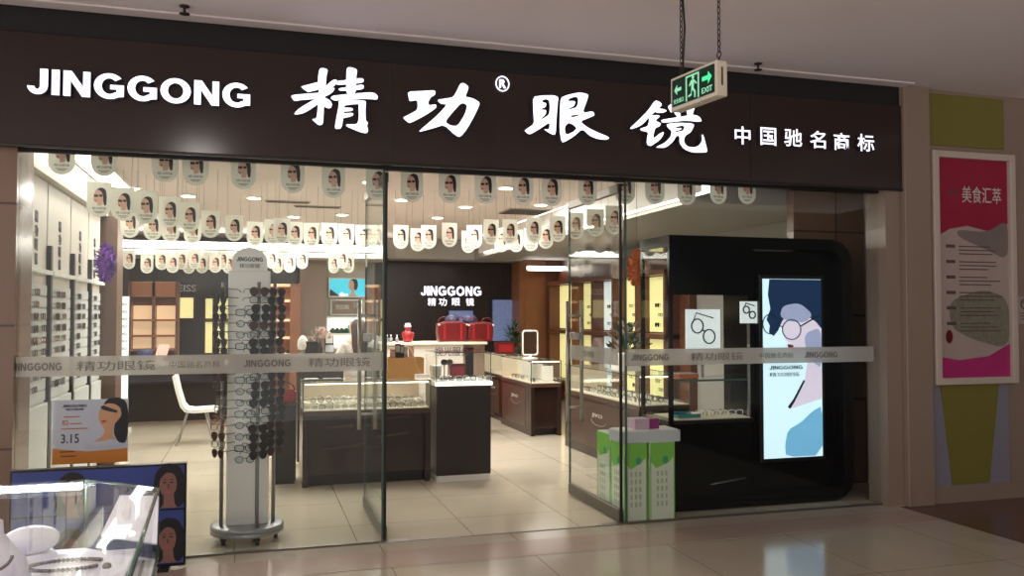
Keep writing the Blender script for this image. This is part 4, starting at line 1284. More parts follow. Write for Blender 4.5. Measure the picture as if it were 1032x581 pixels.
# ================================================================== BACK WALL: LOGO AND LIT PANELS
t = thing('wall_logo', 'glowing white shop name lettering on the dark back wall', 'sign', (3.37, YB, 1.9))
o_ = t.location
g = lambda u, v: at(u, v, 1, YB-.03)
a, b = g(424, 298), g(485, 298)
mb = MB(o_); mb.text('JINGGONG', a.x, a.z, .165, fy(YB), 'letter', w=b.x-a.x, d1=.03, bold=.03, side='letter_side'); mb.build('lettering', t)
for ch, u in zip('精功眼镜', (431, 442, 455.5, 469.5)):
    a = g(u, 308.5); mb = MB(o_); mb.text(ch, a.x, a.z, .14, fy(YB), 'letter_small', w=.15, d1=.03, bold=.012, side='letter_side'); mb.build('character', t)
def lit_panel(label, u0, v0, u1, v1, Y, m, frame='dark_panel', cat='panel', nm='light_box', fw=.025, dep=.05):
    a, b = at(u0, v0, 1, Y), at(u1, v1, 1, Y)
    t = thing(nm, label, cat, ((a.x+b.x)/2, Y, b.z))
    mb = MB(t.location)
    for q in ((a.x, a.x+fw, b.z, a.z), (b.x-fw, b.x, b.z, a.z), (a.x+fw, b.x-fw, b.z, b.z+fw), (a.x+fw, b.x-fw, a.z-fw, a.z)):
        mb.box(q[0], q[1], Y-.01, Y+dep, q[2], q[3], frame)
    mb.build('frame', t)
    MB(t.location).box(a.x+fw, b.x-fw, Y+.005, Y+dep, b.z+fw, a.z-fw, m).build('panel', t)
    return t
lit_panel('blue glowing glass panel at the right of the dark back wall', 495, 301, 521, 345, YB-.05, 'blue_glow', 'navy')
lit_panel('small blue glowing panel below the logo on the dark back wall', 451, 312, 478, 332, YB-.05, 'blue_glow', 'navy')
t = lit_panel('wide turquoise poster with a woman in profile, back wall left of the logo', 331, 280, 371, 300, 14.8, 'teal_screen', 'white', 'poster', 'lit_poster', .02, .2)
o_ = t.location
a, b = at(331, 280, 1, 14.79), at(371, 300, 1, 14.79)
W_, H_ = b.x-a.x, a.z-b.z
sx = lambda pts: [(a.x+W_*x, b.z+H_*y) for x, y in pts]
mb = MB(o_)
mb.prism(sx(smooth_loop([(.52,.55),(.52,.85),(.62,.98),(.72,.92),(.75,.6),(.70,.35),(.64,.4)], 2)), fy(14.80), 0, .004, 'hair_black')
mb.prism(sx(smooth_loop([(.52,.85),(.60,.90),(.65,.7),(.64,.45),(.66,.2),(.72,.05),(.50,.05),(.58,.25),(.57,.38),(.52,.42),(.49,.6)], 2)), fy(14.80), .003, .008, 'skin')
mb.prism(sx([(.02,.05),(.30,.05),(.05,.42)]), fy(14.80), 0, .004, 'dark_ink')
mb.prism(sx(smooth_loop([(.25,.05),(.33,.3),(.40,.15),(.5,.2),(.48,.05)], 1)), fy(14.80), 0, .004, 'white_glow')
mb.build('artwork', t)
t = lit_panel('grey framed panel with small white lettering under the turquoise poster', 333, 302, 363, 318, 14.8, 'taupe', 'white', 'sign', 'wall_panel', .02, .2)
a, b = at(338, 312, 1, 14.78), at(352, 306, 1, 14.78)
mb = MB(t.location); mb.text('JINGGONG', a.x, a.z, .08, fy(14.80), 'card_white', w=b.x-a.x, d1=.01)
c = at(350, 311, 1, 14.78); mb.text('精功', c.x+.1, c.z, .1, fy(14.80), 'card_white', w=.22, d1=.01); mb.build('lettering', t)
t = lit_panel('white back-lit shelf unit with green products under the grey panel', 328, 319, 372, 352, 14.75, 'white_glow', 'white', 'shelf', 'lit_shelf', .03, .25)
mb = MB(t.location)
a = at(333, 330, 1, 14.7); b = at(360, 330, 1, 14.7)
mb.box(a.x, b.x, 14.60, 14.76, a.z-.13, a.z-.10, 'white'); mb.build('shelf_board', t)
for i in range(6):
    q = a.x+(b.x-a.x)*(i+.5)/6
    h = .09 if i < 4 else .20
    o = MB((q, 14.68, a.z-.10)).lathe([(.045, 0), (.05, h*.6), (.02, h*.8), (.02, h)], (q, 14.68, a.z-.10), 'leaf' if i < 4 else 'green_art', 10).build('product_bottle')
    tag(o, '%s green bottle on the white lit shelf, %s from left' % ('short dark' if i < 4 else 'tall bright', nth(i)), 'bottle', 'bottles on the lit shelf')

# ================================================================== BACK LEFT
def pbox(mb, u0, v0, u1, v1, Y, d, m):
    a, b = at(u0, v0, 1, Y), at(u1, v1, 1, Y)
    return mb.box(a.x, b.x, Y, Y+d, b.z, a.z, m)
t = thing('wall_sign', 'small pale lettering on the dark fascia at the back left', 'sign', (-1.1, YB, 1.9))
a = at(171, 294, 1, YB-.02); mb = MB(t.location); mb.text('ZEISS', a.x, a.z, .11, fy(YB), 'card_white', w=.40, d1=.02, bold=.01); mb.build('lettering', t)
def niche(label, u0, v0, u1, v1, m, Y=14.9, n=0, kind='black', grp='lit niches in the back wall', mid=None):
    t = lit_panel(label, u0, v0, u1, v1, Y, m, 'dark_wood', 'niche', 'lit_niche', .02, .1)
    a, b = at(u0, v0, 1, Y), at(u1, v1, 1, Y)
    if mid:
        zm = at(u0, mid, 1, Y).z
        MB(t.location).box(a.x, b.x, Y-.06, Y+.05, zm-.03, zm+.03, 'dark_wood').build('shelf', t)
    for i in range(n):
        x = a.x+(b.x-a.x)*(.3 if i % 2 == 0 else .7); z = b.z+.08+(a.z-b.z-.1)*i/n
        eyewear(kind, (x, Y-.03, z), 0, '%s in pale bluish back wall niche, %s from bottom' % (KN[kind], nth(i)), 'eyewear in the back wall niches')
niche('pale yellow lit niche left of the white wall strip', 133, 299, 149, 321, 'niche_yellow')
niche('pale bluish lit niche with glasses at the back left', 155, 300, 169, 321, 'niche_white', n=5)
niche('wide yellow lit niche at the back left under the small lettering', 170, 299, 196, 322, 'niche_yellow')
niche('narrow yellow lit niche seen beside the left rack pole', 206, 300, 215, 357, 'niche_yellow', mid=323)
niche('yellow lit niche seen behind the left rack pole', 217.5, 300, 233, 357, 'niche_yellow', mid=323)
t = thing('wall_cabinet', 'long dark low cabinet along the back wall at the left', 'cabinet', (-1.3, 14.6, 0))
mb = MB(t.location).box(-3.9, .65, 14.45, 14.95, .06, .82, 'dark_panel'); mb.build('body', t, bevel=.006)
MB(t.location).box(-3.92, .67, 14.42, 14.97, .82, .86, 'brown_light').build('top', t, bevel=.004)
for x in (-3.0, -2.2, -1.4, -.6, .2): MB(t.location).box(x-.36, x+.36, 14.43, 14.45, .12, .78, 'dark_wood').build('door', t, bevel=.004)
MB(t.location).box(-3.85, .6, 14.5, 14.9, 0, .06, 'black').build('plinth', t)
# white strip of glasses
t = thing('display_strip', 'white vertical strip with dark eyeglasses at the end of the left display', 'display', (-1.95, 12.0, 0))
a, b = at(120, 299, 1, 12.0), at(129, 351, 1, 12.0)
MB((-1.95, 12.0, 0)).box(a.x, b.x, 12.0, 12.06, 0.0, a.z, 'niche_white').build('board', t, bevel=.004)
MB((-1.95, 12.0, 0)).box(a.x-.03, b.x+.03, 11.95, 12.2, 0, .04, 'white').build('foot', t)
for i in range(7):
    eyewear('black', ((a.x+b.x)/2, 11.98, a.z-.10-.095*i), 0, 'black framed eyeglasses on the white vertical strip at the back left, %s from the top' % nth(i), 'eyewear on the white strip', sc=.7)
# wooden shelf unit behind it
t = thing('wooden_shelf', 'orange brown wooden shelf unit at the back left with lit compartments', 'shelf', (-1.6, 13.4, 0))
o_ = t.location
Y = 13.4
a, b = at(131, 284, 1, Y), at(178, 330, 1, Y)
mb = MB(o_).box(a.x, b.x, Y+.28, Y+.3, 0, a.z, 'wood'); mb.build('back', t)
MB(o_).box(a.x, b.x, Y, Y+.3, a.z-.22, a.z, 'wood').build('fascia', t, bevel=.006)
for x in (a.x, (a.x+b.x)/2, b.x): MB(o_).box(x-.02, x+.02, Y, Y+.3, 0, a.z, 'dark_wood').build('upright', t)
for v in (322, 338, 352):
    z = at(140, v, 1, Y).z
    MB(o_).box(a.x, b.x, Y-.04, Y+.3, z-.03, z, 'wood').build('shelf_board', t)
    MB(o_).box(a.x+.02, b.x-.02, Y+.26, Y+.28, z, z+.20, 'shelf_glow').build('lit_back', t)
# copper shelf unit right of the rack
t = thing('wooden_shelf', 'tall orange wooden shelf unit with rows of glasses, right of the tall rack', 'shelf', (.2, 13.9, 0))
o_ = t.location
Y = 13.9
a, b = at(237, 285, 1, Y), at(303, 285, 1, Y)
MB(o_).box(a.x, b.x, Y+.33, Y+.36, 0, a.z, 'wood').build('back', t)
for x in (a.x+.02, b.x-.02): MB(o_).box(x-.02, x+.02, Y, Y+.36, 0, a.z, 'wood').build('upright', t)
MB(o_).box(b.x-.16, b.x-.04, Y-.005, Y+.02, 0, a.z-.04, 'wood').build('end_panel', t)
for k, v in enumerate((286, 302, 322, 340, 357)):
    z = at(240, v, 1, Y).z
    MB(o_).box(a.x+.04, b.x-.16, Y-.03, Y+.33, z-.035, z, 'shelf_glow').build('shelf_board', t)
    if k == 0: continue
    for i in range(9):
        x = a.x+.08+(b.x-a.x-.30)*i/8
        kd = random.choice(['black', 'sun', 'brown', 'red', 'metal'])
        eyewear(kd, (x, Y+.02, z+.025), random.uniform(-.3, .3), '%s on orange shelf unit, %s shelf from top, %s from left' % (KN[kd], nth(k), nth(i)), 'eyewear on the orange shelf unit')
# service counter between chair and shelves, with things on it
t = thing('service_table', 'low pale service table with trays at the back left, behind the white chair', 'table', (-1.2, 12.3, 0))
o_ = t.location
MB(o_).box(-2.2, .25, 12.25, 12.75, .83, .87, 'deck').build('table_top', t, bevel=.004)
MB(o_).box(-2.12, .18, 12.70, 12.73, .05, .83, 'dark_panel').build('modesty_panel', t)
for x in (-2.12, .17):
    for y in (12.3, 12.7): MB(o_).box(x-.025, x+.025, y-.025, y+.025, 0, .83, 'dull_steel').build('leg', t)
for u, w, m, lb in ((123, .14, 'white', 'white tray at the left end of the pale service table'), (187, .26, 'black', 'black tray in the middle of the pale service table'), (200, .28, 'grey_metal', 'grey tray at the right end of the pale service table')):
    x = at(u, 354, 1, 12.45).x
    o = MB((x, 12.45, .87)).box(x-w/2, x+w/2, 12.36, 12.54, .87, .88, m).box(x-w/2, x+w/2, 12.53, 12.54, .88, .91, m).box(x-w/2, x-w/2+.01, 12.36, 12.54, .88, .91, m).box(x+w/2-.01, x+w/2, 12.36, 12.54, .88, .91, m).build('tray')
    tag(o, lb, 'tray')
x = at(146, 350, 1, 12.4).x
o = MB((x, 12.42, .87)).lathe([(.05, 0), (.06, .03), (.09, .12), (.10, .17), (.085, .17)], (x, 12.42, .87), 'blue_thing', 16).build('vase'); tag(o, 'dark blue bowl-like vase on the pale service table', 'vase')
x = at(160, 345, 1, 12.4).x
t = thing('desk_mirror', 'pinkish tilted table mirror on the pale service table', 'mirror', (x, 12.42, .87), .3)
MB().prism(rrect(-.075, .075, .02, .24, .02, 4), lambda u, v, d: (u+v*.3, -d, v), -.008, .008, 'pinkish').build('panel', t)
MB().box(-.07, .07, -.05, .05, 0, .02, 'white').build('foot', t)

# white chair
t = thing('lounge_chair', 'white shell chair on thin metal legs behind the left glass', 'chair', (-.66, 10.75, 0))
th_ = .035
prof = [(-.23, .80), (-.19, .62), (-.14, .45), (-.09, .39), (.0, .375), (.22, .385), (.25, .37)]
mb = MB()
for k in range(len(prof)-1):
    (xa, za), (xb, zb) = prof[k], prof[k+1]
    n = Vector((-(zb-za), xb-xa)).normalized()*th_
    mb.add([(xa, -.22, za), (xb, -.22, zb), (xb, .22, zb), (xa, .22, za), (xa+n.x, -.22, za+n.y), (xb+n.x, -.22, zb+n.y), (xb+n.x, .22, zb+n.y), (xa+n.x, .22, za+n.y)],
           [(0, 1, 2, 3), (7, 6, 5, 4), (0, 4, 5, 1), (3, 2, 6, 7)] + ([(0, 3, 7, 4)] if k == 0 else []) + ([(1, 5, 6, 2)] if k == len(prof)-2 else []), 'white')
mb.build('shell', t)
for sx_, sy_ in ((-1, -1), (-1, 1), (1, -1), (1, 1)):
    MB().tube([(sx_*.10+.03, sy_*.15, .38), (sx_*.20+.02, sy_*.20, 0)], .009, 'steel', 8).build('leg', t)

# ================================================================== RIGHT WALL SHELVES
t = thing('wall_shelving', 'dark wall shelving with tall yellow lit niches on the right wall of the shop', 'shelf', (5.25, 12.5, 0))
o_ = t.location
MB(o_).box(5.20, 5.30, 9.6, 14.45, .06, 2.35, 'dark_wood').build('back', t)
yk = [9.9, 10.75, 11.55, 12.35, 13.2, 14.35]
for k in range(5):
    for z0, z1 in ((.42, 1.18), (1.28, 2.02)):
        m = 'niche_white' if k == 2 else 'niche_yellow'
        MB(o_).box(5.19, 5.20, yk[k]+.04, yk[k+1]-.04, z0, z1, m).build('lit_panel', t)
for y in yk: MB(o_).box(5.0, 5.2, y-.03, y+.03, .06, 2.1, 'dark_wood').build('upright', t)
for z in (.38, 1.23, 2.06): MB(o_).box(4.98, 5.2, 9.87, 14.38, z-.03, z+.03, 'dark_wood').build('shelf_board', t)
rnd = random.Random(2)
for k in (0, 1, 2, 3):
    nm = ['nearest', 'second', 'white', 'fourth'][k]
    for i in range(6):
        z = .52+.11*i if i < 3 else 1.38+.13*(i-3)
        kd = rnd.choice(['black', 'brown', 'sun', 'red'])
        eyewear(kd, (5.16, (yk[k]+yk[k+1])/2+.1*(i % 2), z), -PI/2, '%s in the %s niche of the right wall shelving, %s from the bottom' % (KN[kd], nm, nth(i)), 'eyewear in the right wall niches')
# flower vase behind the right glass
p = at(642, 352, 1, 7.6)
t = thing('flower_vase', 'white vase of pale dried flowers behind the right glass under the orange ornament', 'vase', (3.62, 8.0, .94))
MB().box(-.13, .13, -.10, .10, 0, .18, 'white').build('pot', t, bevel=.01)
mb = MB(); rnd = random.Random(8)
for i in range(110):
    a = rnd.uniform(0, 2*PI); e = rnd.uniform(.05, 1.5); r_ = rnd.uniform(.08, .24)
    c = Vector((math.cos(a)*math.cos(e)*r_, math.sin(a)*math.cos(e)*r_*.7, .20+math.sin(e)*r_*1.35))
    d = Vector((math.cos(a)*.6, math.sin(a)*.6, rnd.uniform(.1, .9))).normalized()*.045
    s_ = d.cross(Vector((.2, 1, .1))).normalized()*.014
    mb.add([c-d, c+s_, c+d, c-s_], [(0, 1, 2, 3)], 'pale_leaf' if i % 2 else 'leaf')
for i in range(10): mb.tube([(0, 0, .16), (.1*math.cos(i), .08*math.sin(i), .38)], .004, 'leaf', 5)
mb.build('flowers', t)

# ================================================================== BLACK DISPLAY STAND (right)
t = thing('display_stand', 'large black display stand with rounded right corners and a lit screen behind the right glass', 'display stand', (3.87, 6.15, 0))
o_ = t.location
SX0, SX1, SZ, SY0, SY1 = 3.04, 4.70, 2.12, 5.93, 6.45
outer = rrect(SX0, SX1, .005, SZ, .20, 8, (0, 1, 1, 0))
inner = rrect(SX0+.03, SX1-.10, .09, SZ-.09, .13, 8, (0, 1, 1, 0))
path = [outer[0]] + outer[1:-1] + [outer[-1], (SX0, SZ-.09)] + list(reversed(inner[1:-1])) + [(SX0, .09)]
vs2, fs2 = curve_geo([path])
ax_, bx_, cx_ = (vs2[q] for q in fs2[0][:3])
if (bx_[0]-ax_[0])*(cx_[1]-ax_[1])-(bx_[1]-ax_[1])*(cx_[0]-ax_[0]) < 0: fs2 = [tuple(reversed(f)) for f in fs2]
mb = MB(o_)
mb.sheet(vs2, fs2, fy(SY0), -(SY1-SY0), 0, 'gloss_black')
mb.build('outer_frame', t, bevel=.006)
MB(o_).box(SX0+.03, 3.79, SY0+.02, SY0+.10, 1.66, SZ-.09, 'gloss_black').build('header_panel', t)
MB(o_).box(SX0, SX0+.03, SY0, SY0+.03, .09, SZ-.09, 'gloss_black').build('corner_post', t)
MB(o_).box(SX0, SX0+.006, SY0+.03, SY1-.03, .69, SZ-.09, 'case_glass').build('side_glass', t)
MB(o_).box(SX0+.004, SX0+.03, SY1-.03, SY1, .09, SZ-.09, 'gloss_black').build('corner_post', t)
MB(o_).box(SX0+.004, 3.80, SY0+.06, SY1-.02, .09, .66, 'gloss_black').build('base_cabinet', t, bevel=.004)
MB(o_).box(SX0+.004, 3.80, SY0+.04, SY1-.02, .66, .69, 'black').build('shelf', t, bevel=.003)
MB(o_).box(3.80, SX1-.10, SY0+.12, SY1-.02, .09, SZ-.10, 'gloss_black').build('back_panel', t)
mb = MB(o_)
mb.tube([(SX0+.26, SY0+.07, .17), (3.72, SY0+.05, .22)], .005, 'steel', 6)
mb.build('trim_line', t)
# lit screen
s0, s1 = at(770, 463, 1, SY0+.07), at(827, 282, 1, SY0+.07)
U0, V0, U1, V1 = s0.x, s0.z, s1.x, s1.z
YSC = SY0+.07
MB(o_).box(U0-.03, U1+.03, YSC, YSC+.05, V0-.03, V1+.03, 'black').build('screen_housing', t, bevel=.004)
mb = MB(o_)
mb.prism([(U0, V0), (U1, V0), (U1, V1), (U0, V1)], fy(YSC), 0, .003, 'scr_pale')
scr = mb.build('screen', t)
k_ = lambda pts: [(U0+(x-45)/152.0*(U1-U0), V0+(548-y)/503.0*(V1-V0)) for x, y in pts]
stf = fy(YSC)
mb = MB(o_)
mb.prism(k_([(62,46),(197,46),(197,186),(182,166),(160,150),(138,140),(118,142),(104,150),(94,164),(84,190),(72,206),(60,196),(62,176),(54,160),(64,130),(58,90)]), stf, .003, .004, 'scr_hair')
mb.prism(k_(smooth_loop([(100,125),(140,112),(197,150),(197,300),(172,284),(150,262),(136,252),(120,256),(112,240),(116,228),(104,220),(98,205),(92,185),(90,150)], 2)), stf, .0025, .0039, 'scr_skin')
mb.prism(k_(smooth_loop([(150,200),(197,180),(197,300),(176,285),(158,262)], 2)), stf, .0039, .0045, 'scr_shade')
mb.prism(k_(smooth_loop([(105,228),(124,232),(120,242),(110,240)], 1)), stf, .0045, .0052, 'lips')
mb.prism(k_(smooth_loop([(96,120),(140,112),(175,145),(155,168),(110,165),(88,150)], 2)), stf, .0039, .0046, 'scr_shade')
mb.prism(k_([(160,270),(197,300),(197,385),(150,400),(112,412),(108,405),(150,330)]), stf, .004, .005, 'scr_skin')
mb.prism(k_([(106,405),(120,385),(148,330),(152,334),(124,392),(112,412)]), stf, .005, .0056, 'scr_ink')
mb.prism(k_(smooth_loop([(106,470),(140,450),(170,420),(197,405),(197,546),(100,546),(98,510)], 1)), stf, .004, .005, 'scr_blue')
for cx, cy, rx, ry in ((64, 172, 20, 28), (118, 188, 24, 28)):
    mb.tube([(k_([(cx+rx*math.cos(q*PI/10), cy+ry*math.sin(q*PI/10))])[0][0], YSC-.007, k_([(cx, cy+ry*math.sin(q*PI/10))])[0][1]) for q in range(20)], .0045, 'scr_ink', 6, closed=True)
a, b, c = k_([(84, 176)])[0], k_([(94, 180)])[0], k_([(142, 178)])[0]
d = k_([(190, 148)])[0]
mb.tube([(a[0], YSC-.007, a[1]), (b[0], YSC-.007, b[1])], .005, 'scr_ink', 6)
mb.tube([(c[0], YSC-.007, c[1]), (d[0], YSC-.007, d[1])], .006, 'scr_ink', 6)
mb.build('portrait', scr)
mb = MB(o_)
a, b = k_([(60, 300)])[0], k_([(146, 289)])[0]
mb.text('JINGGONG', a[0], a[1], b[1]-a[1], stf, 'scr_ink', w=b[0]-a[0], d0=.003, d1=.0045, bold=.01)
a, b = k_([(60, 320)])[0], k_([(138, 308)])[0]
mb.text('精功眼镜', a[0], a[1], b[1]-a[1], stf, 'scr_ink', w=b[0]-a[0], d0=.003, d1=.0045, bold=.004)
mb.build('lettering', scr)
# glass case on its shelf, cards with drawn glasses
t = thing('glass_showcase', 'low glass case on the shelf of the black display stand', 'showcase', (3.42, 6.2, .69))
mb = MB(t.location)
for b in ((3.14, 3.146, 6.0, 6.38, .69, 1.0), (3.754, 3.76, 6.0, 6.38, .69, 1.0), (3.14, 3.76, 6.0, 6.006, .69, 1.0), (3.14, 3.76, 6.0, 6.38, 1.0, 1.008)): mb.box(*b, 'case_glass')
mb.build('glass_case', t)
MB(t.location).box(3.13, 3.77, 5.99, 6.39, .69, .70, 'deck').build('base_plate', t)
MB(t.location).box(3.14, 3.76, 6.0, 6.012, .985, 1.0, 'glass_edge').build('front_edge', t)
o = MB((3.26, 6.1, .70)).box(3.17, 3.36, 6.04, 6.2, .70, .715, 'teal_tray').box(3.17, 3.36, 6.19, 6.2, .715, .735, 'teal_tray').box(3.17, 3.36, 6.04, 6.05, .715, .73, 'teal_tray').build('tray')
tag(o, 'teal tray inside the low glass case of the black stand', 'tray')
for i in range(5):
    eyewear('metal' if i % 2 else 'white', (3.43+.07*i, 6.1+.05*(i % 2), .722), random.uniform(-.6, .6), '%s in low glass case of black stand, %s from left' % (KN['metal' if i % 2 else 'white'], nth(i)), 'eyewear in the black stand')
def glasses_card(label, u0, v0, u1, v1, Y, zfoot):
    a, b = at(u0, v0, 1, Y), at(u1, v1, 1, Y)
    t = thing('display_card', label, 'card', ((a.x+b.x)/2, Y, b.z))
    o_ = t.location
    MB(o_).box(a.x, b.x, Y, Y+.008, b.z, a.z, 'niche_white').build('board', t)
    cx, cz, w, h = (a.x+b.x)/2, (a.z+b.z)/2, b.x-a.x, a.z-b.z
    mb = MB(o_)
    for dx, dz in ((-.17, .12), (.17, -.12)):
        mb.tube([(cx+w*(dx+.17*math.cos(q*PI/9)), Y-.003, cz+h*(dz+.16*math.sin(q*PI/9))) for q in range(18)], .006, 'dark_ink', 6, closed=True)
    mb.tube([(cx-w*.04, Y-.003, cz+h*.04), (cx+w*.04, Y-.003, cz-h*.0)], .006, 'dark_ink', 6)
    mb.tube([(cx-w*.3, Y-.003, cz+h*.2), (cx-w*.2, Y-.003, cz+h*.42), (cx+w*.3, Y-.003, cz+h*.3)], .005, 'dark_ink', 6)
    mb.build('drawing', t)
    MB(o_).box(cx-.01, cx+.01, Y+.008, Y+.02, zfoot, b.z+.02, 'chrome').build('post', t)
glasses_card('large white card with a drawing of glasses, on the glass case of the black stand', 691, 312, 726, 356, 6.18, 1.008)
glasses_card('small white card with a drawing of glasses, right of the larger card', 746, 304, 764, 326, 6.03, .70)
o = MB((3.3, 6.12, 1.008)).box(3.19, 3.36, 6.06, 6.20, 1.008, 1.04, 'orange_ink').box(3.195, 3.355, 6.065, 6.195, 1.04, 1.046, 'card_white').build('booklet', bevel=.002)
tag(o, 'orange booklet lying on the low glass case of the black stand', 'book')

# ================================================================== GREEN CARTONS by the right door
def tall_carton(label, x, y, w, d, h, m='carton_green'):
    t = thing('carton', label, 'box', (x, y, 0), 0, 'tall green and white cartons')
    MB().box(-w/2, w/2, -d/2, d/2, 0, h, 'carton_white').build('body', t, bevel=.004)
    for tf, ww in ((fy(-d/2), w), (lambda u, v, dd: (-w/2-dd, -u, v), d)):
        mb = MB()
        mb.prism([(-ww/2+.004, h-.13), (-ww/2+.05, h-.19), (ww/2-.05, h-.15), (ww/2-.004, h-.10), (ww/2-.004, h-.003), (-ww/2+.004, h-.003)], tf, 0, .0015, m)
        mb.prism([(-ww/2+.003, .004), (-ww/2+.012, .004), (-ww/2+.012, h-.1), (-ww/2+.003, h-.1)], tf, 0, .0015, m)
        mb.prism([(ww/2-.012, .004), (ww/2-.003, .004), (ww/2-.003, h-.1), (ww/2-.012, h-.1)], tf, 0, .0015, m)
        mb.prism(ell(ww*.12, h-.13, .022, .028, 12), tf, .0015, .003, 'carton_teal')
        for k in range(3):
            for q in range(5):
                mb.box(*(lambda a, b: (min(a[0], b[0])-.0002, max(a[0], b[0])+.0002, min(a[1], b[1])-.0002, max(a[1], b[1])+.0002, a[2], b[2]))(tf(-ww*.22+k*.035, .10+q*.055, 0), tf(-ww*.22+k*.035+.014, .10+q*.055+.035, .0015)), 'carton_print')
        mb.build('front_print' if ww == w else 'side_print', t)
    return t
tall_carton('tall green and white carton, front left one by the right door', 2.685, 5.905, .185, .24, .565)
tall_carton('tall green and white carton, front right one by the right door', 2.895, 5.895, .205, .24, .565)
tall_carton('tall green and white carton, left one of the rear pair by the right door', 2.685, 6.17, .185, .26, .60)
tall_carton('tall green and white carton, right one of the rear pair by the right door', 2.895, 6.17, .205, .26, .60)
t = thing('shallow_box', 'white shallow box laid across the top of the front green cartons', 'box', (2.81, 5.90, .565))
MB().box(-.235, .235, -.125, .125, 0, .085, 'lid').build('body', t, bevel=.006)
MB().box(-.22, .22, -.11, .11, .085, .090, 'white').build('lid_top', t)
t = thing('tissue_box', 'mauve and purple patterned small box on top of the white shallow box', 'box', (2.80, 5.92, .655))
MB().box(-.09, .03, -.07, .07, 0, .075, 'mauve').build('patterned_half', t, bevel=.003)
MB().box(.03, .11, -.07, .07, 0, .075, 'magenta').build('purple_half', t, bevel=.003)

# ================================================================== PROMOTION POSTER on the left glass
t = thing('promotion_poster', 'pale promotion poster with a woman and an orange strip, stuck inside the left glass', 'poster', (-.95, 5.74, .6))
o_ = t.location
P0, P1 = at(52, 469, 1, 5.74), at(129.5, 402, 1, 5.74)
px0, pz0, px1, pz1 = P0.x, P0.z, P1.x, P1.z
ptf = fy(5.742)
q_ = lambda pts: [(px0+(x-52)/524.0*(px1-px0), pz0+(555-y)/460.0*(pz1-pz0)) for x, y in pts]
mb = MB(o_)
mb.prism(q_([(52,555),(576,555),(576,95),(52,95)]), ptf, -.004, 0, 'poster_dim')
mb.prism(q_([(52,555),(576,555),(576,455),(300,470),(52,440)]), ptf, 0, .0012, 'poster_orange')
sh = mb.build('sheet', t)
mb = MB(o_)
mb.prism(q_(smooth_loop([(395,140),(430,90),(500,80),(560,110),(578,200),(576,340),(560,420),(510,415),(475,350),(480,280),(500,200)], 2)), ptf, .0010, .0020, 'hair_black')
mb.prism(q_(smooth_loop([(375,165),(420,125),(480,130),(520,160),(530,215),(500,255),(470,290),(468,370),(540,440),(290,440),(340,400),(410,350),(410,310),(370,255),(368,205)], 2)), ptf, .0018, .0028, 'skin_warm')
mb.prism(q_(smooth_loop([(300,440),(330,405),(420,395),(470,380),(560,440)], 1)), ptf, .0026, .0032, 'poster_dim')
mb.prism(q_([(378,150),(400,140),(500,180),(495,198),(440,185),(395,170)]), ptf, .0028, .0036, 'dark_ink')
mb.prism(q_(smooth_loop([(385,250),(420,245),(425,260),(395,268)], 1)), ptf, .0028, .0036, 'lips')
mb.build('portrait', sh)
mb = MB(o_)
def ptext(s, x0, y0, x1, y1, m, bold=0.0):
    a, b = q_([(x0, y1)])[0], q_([(x1, y0)])[0]
    mb.text(s, a[0], a[1], b[1]-a[1], ptf, m, w=b[0]-a[0], d0=.0002, d1=.0014, bold=bold)
ptext('JINGGONG', 118, 128, 285, 148, 'dark_ink', .02)
ptext('精功眼镜', 135, 155, 265, 172, 'dark_ink', .02)
ptext('3.15', 112, 340, 235, 405, 'dark_ink', .01)
ptext('82', 118, 240, 162, 275, 'orange_ink', .02)
for x0, x1, y in ((130, 240, 212), (168, 250, 262), (112, 295, 298)):
    a, b = q_([(x0, y+8)])[0], q_([(x1, y)])[0]
    mb.prism([(a[0], a[1]), (b[0], a[1]), (b[0], b[1]), (a[0], b[1])], ptf, .0002, .0014, 'orange_ink')
for x0, x1, y in ((105, 205, 462), (112, 220, 494)):
    a, b = q_([(x0, y+8)])[0], q_([(x1, y)])[0]
    mb.prism([(a[0], a[1]), (b[0], a[1]), (b[0], b[1]), (a[0], b[1])], ptf, .0012, .0022, 'dark_red')
mb.build('lettering', sh)

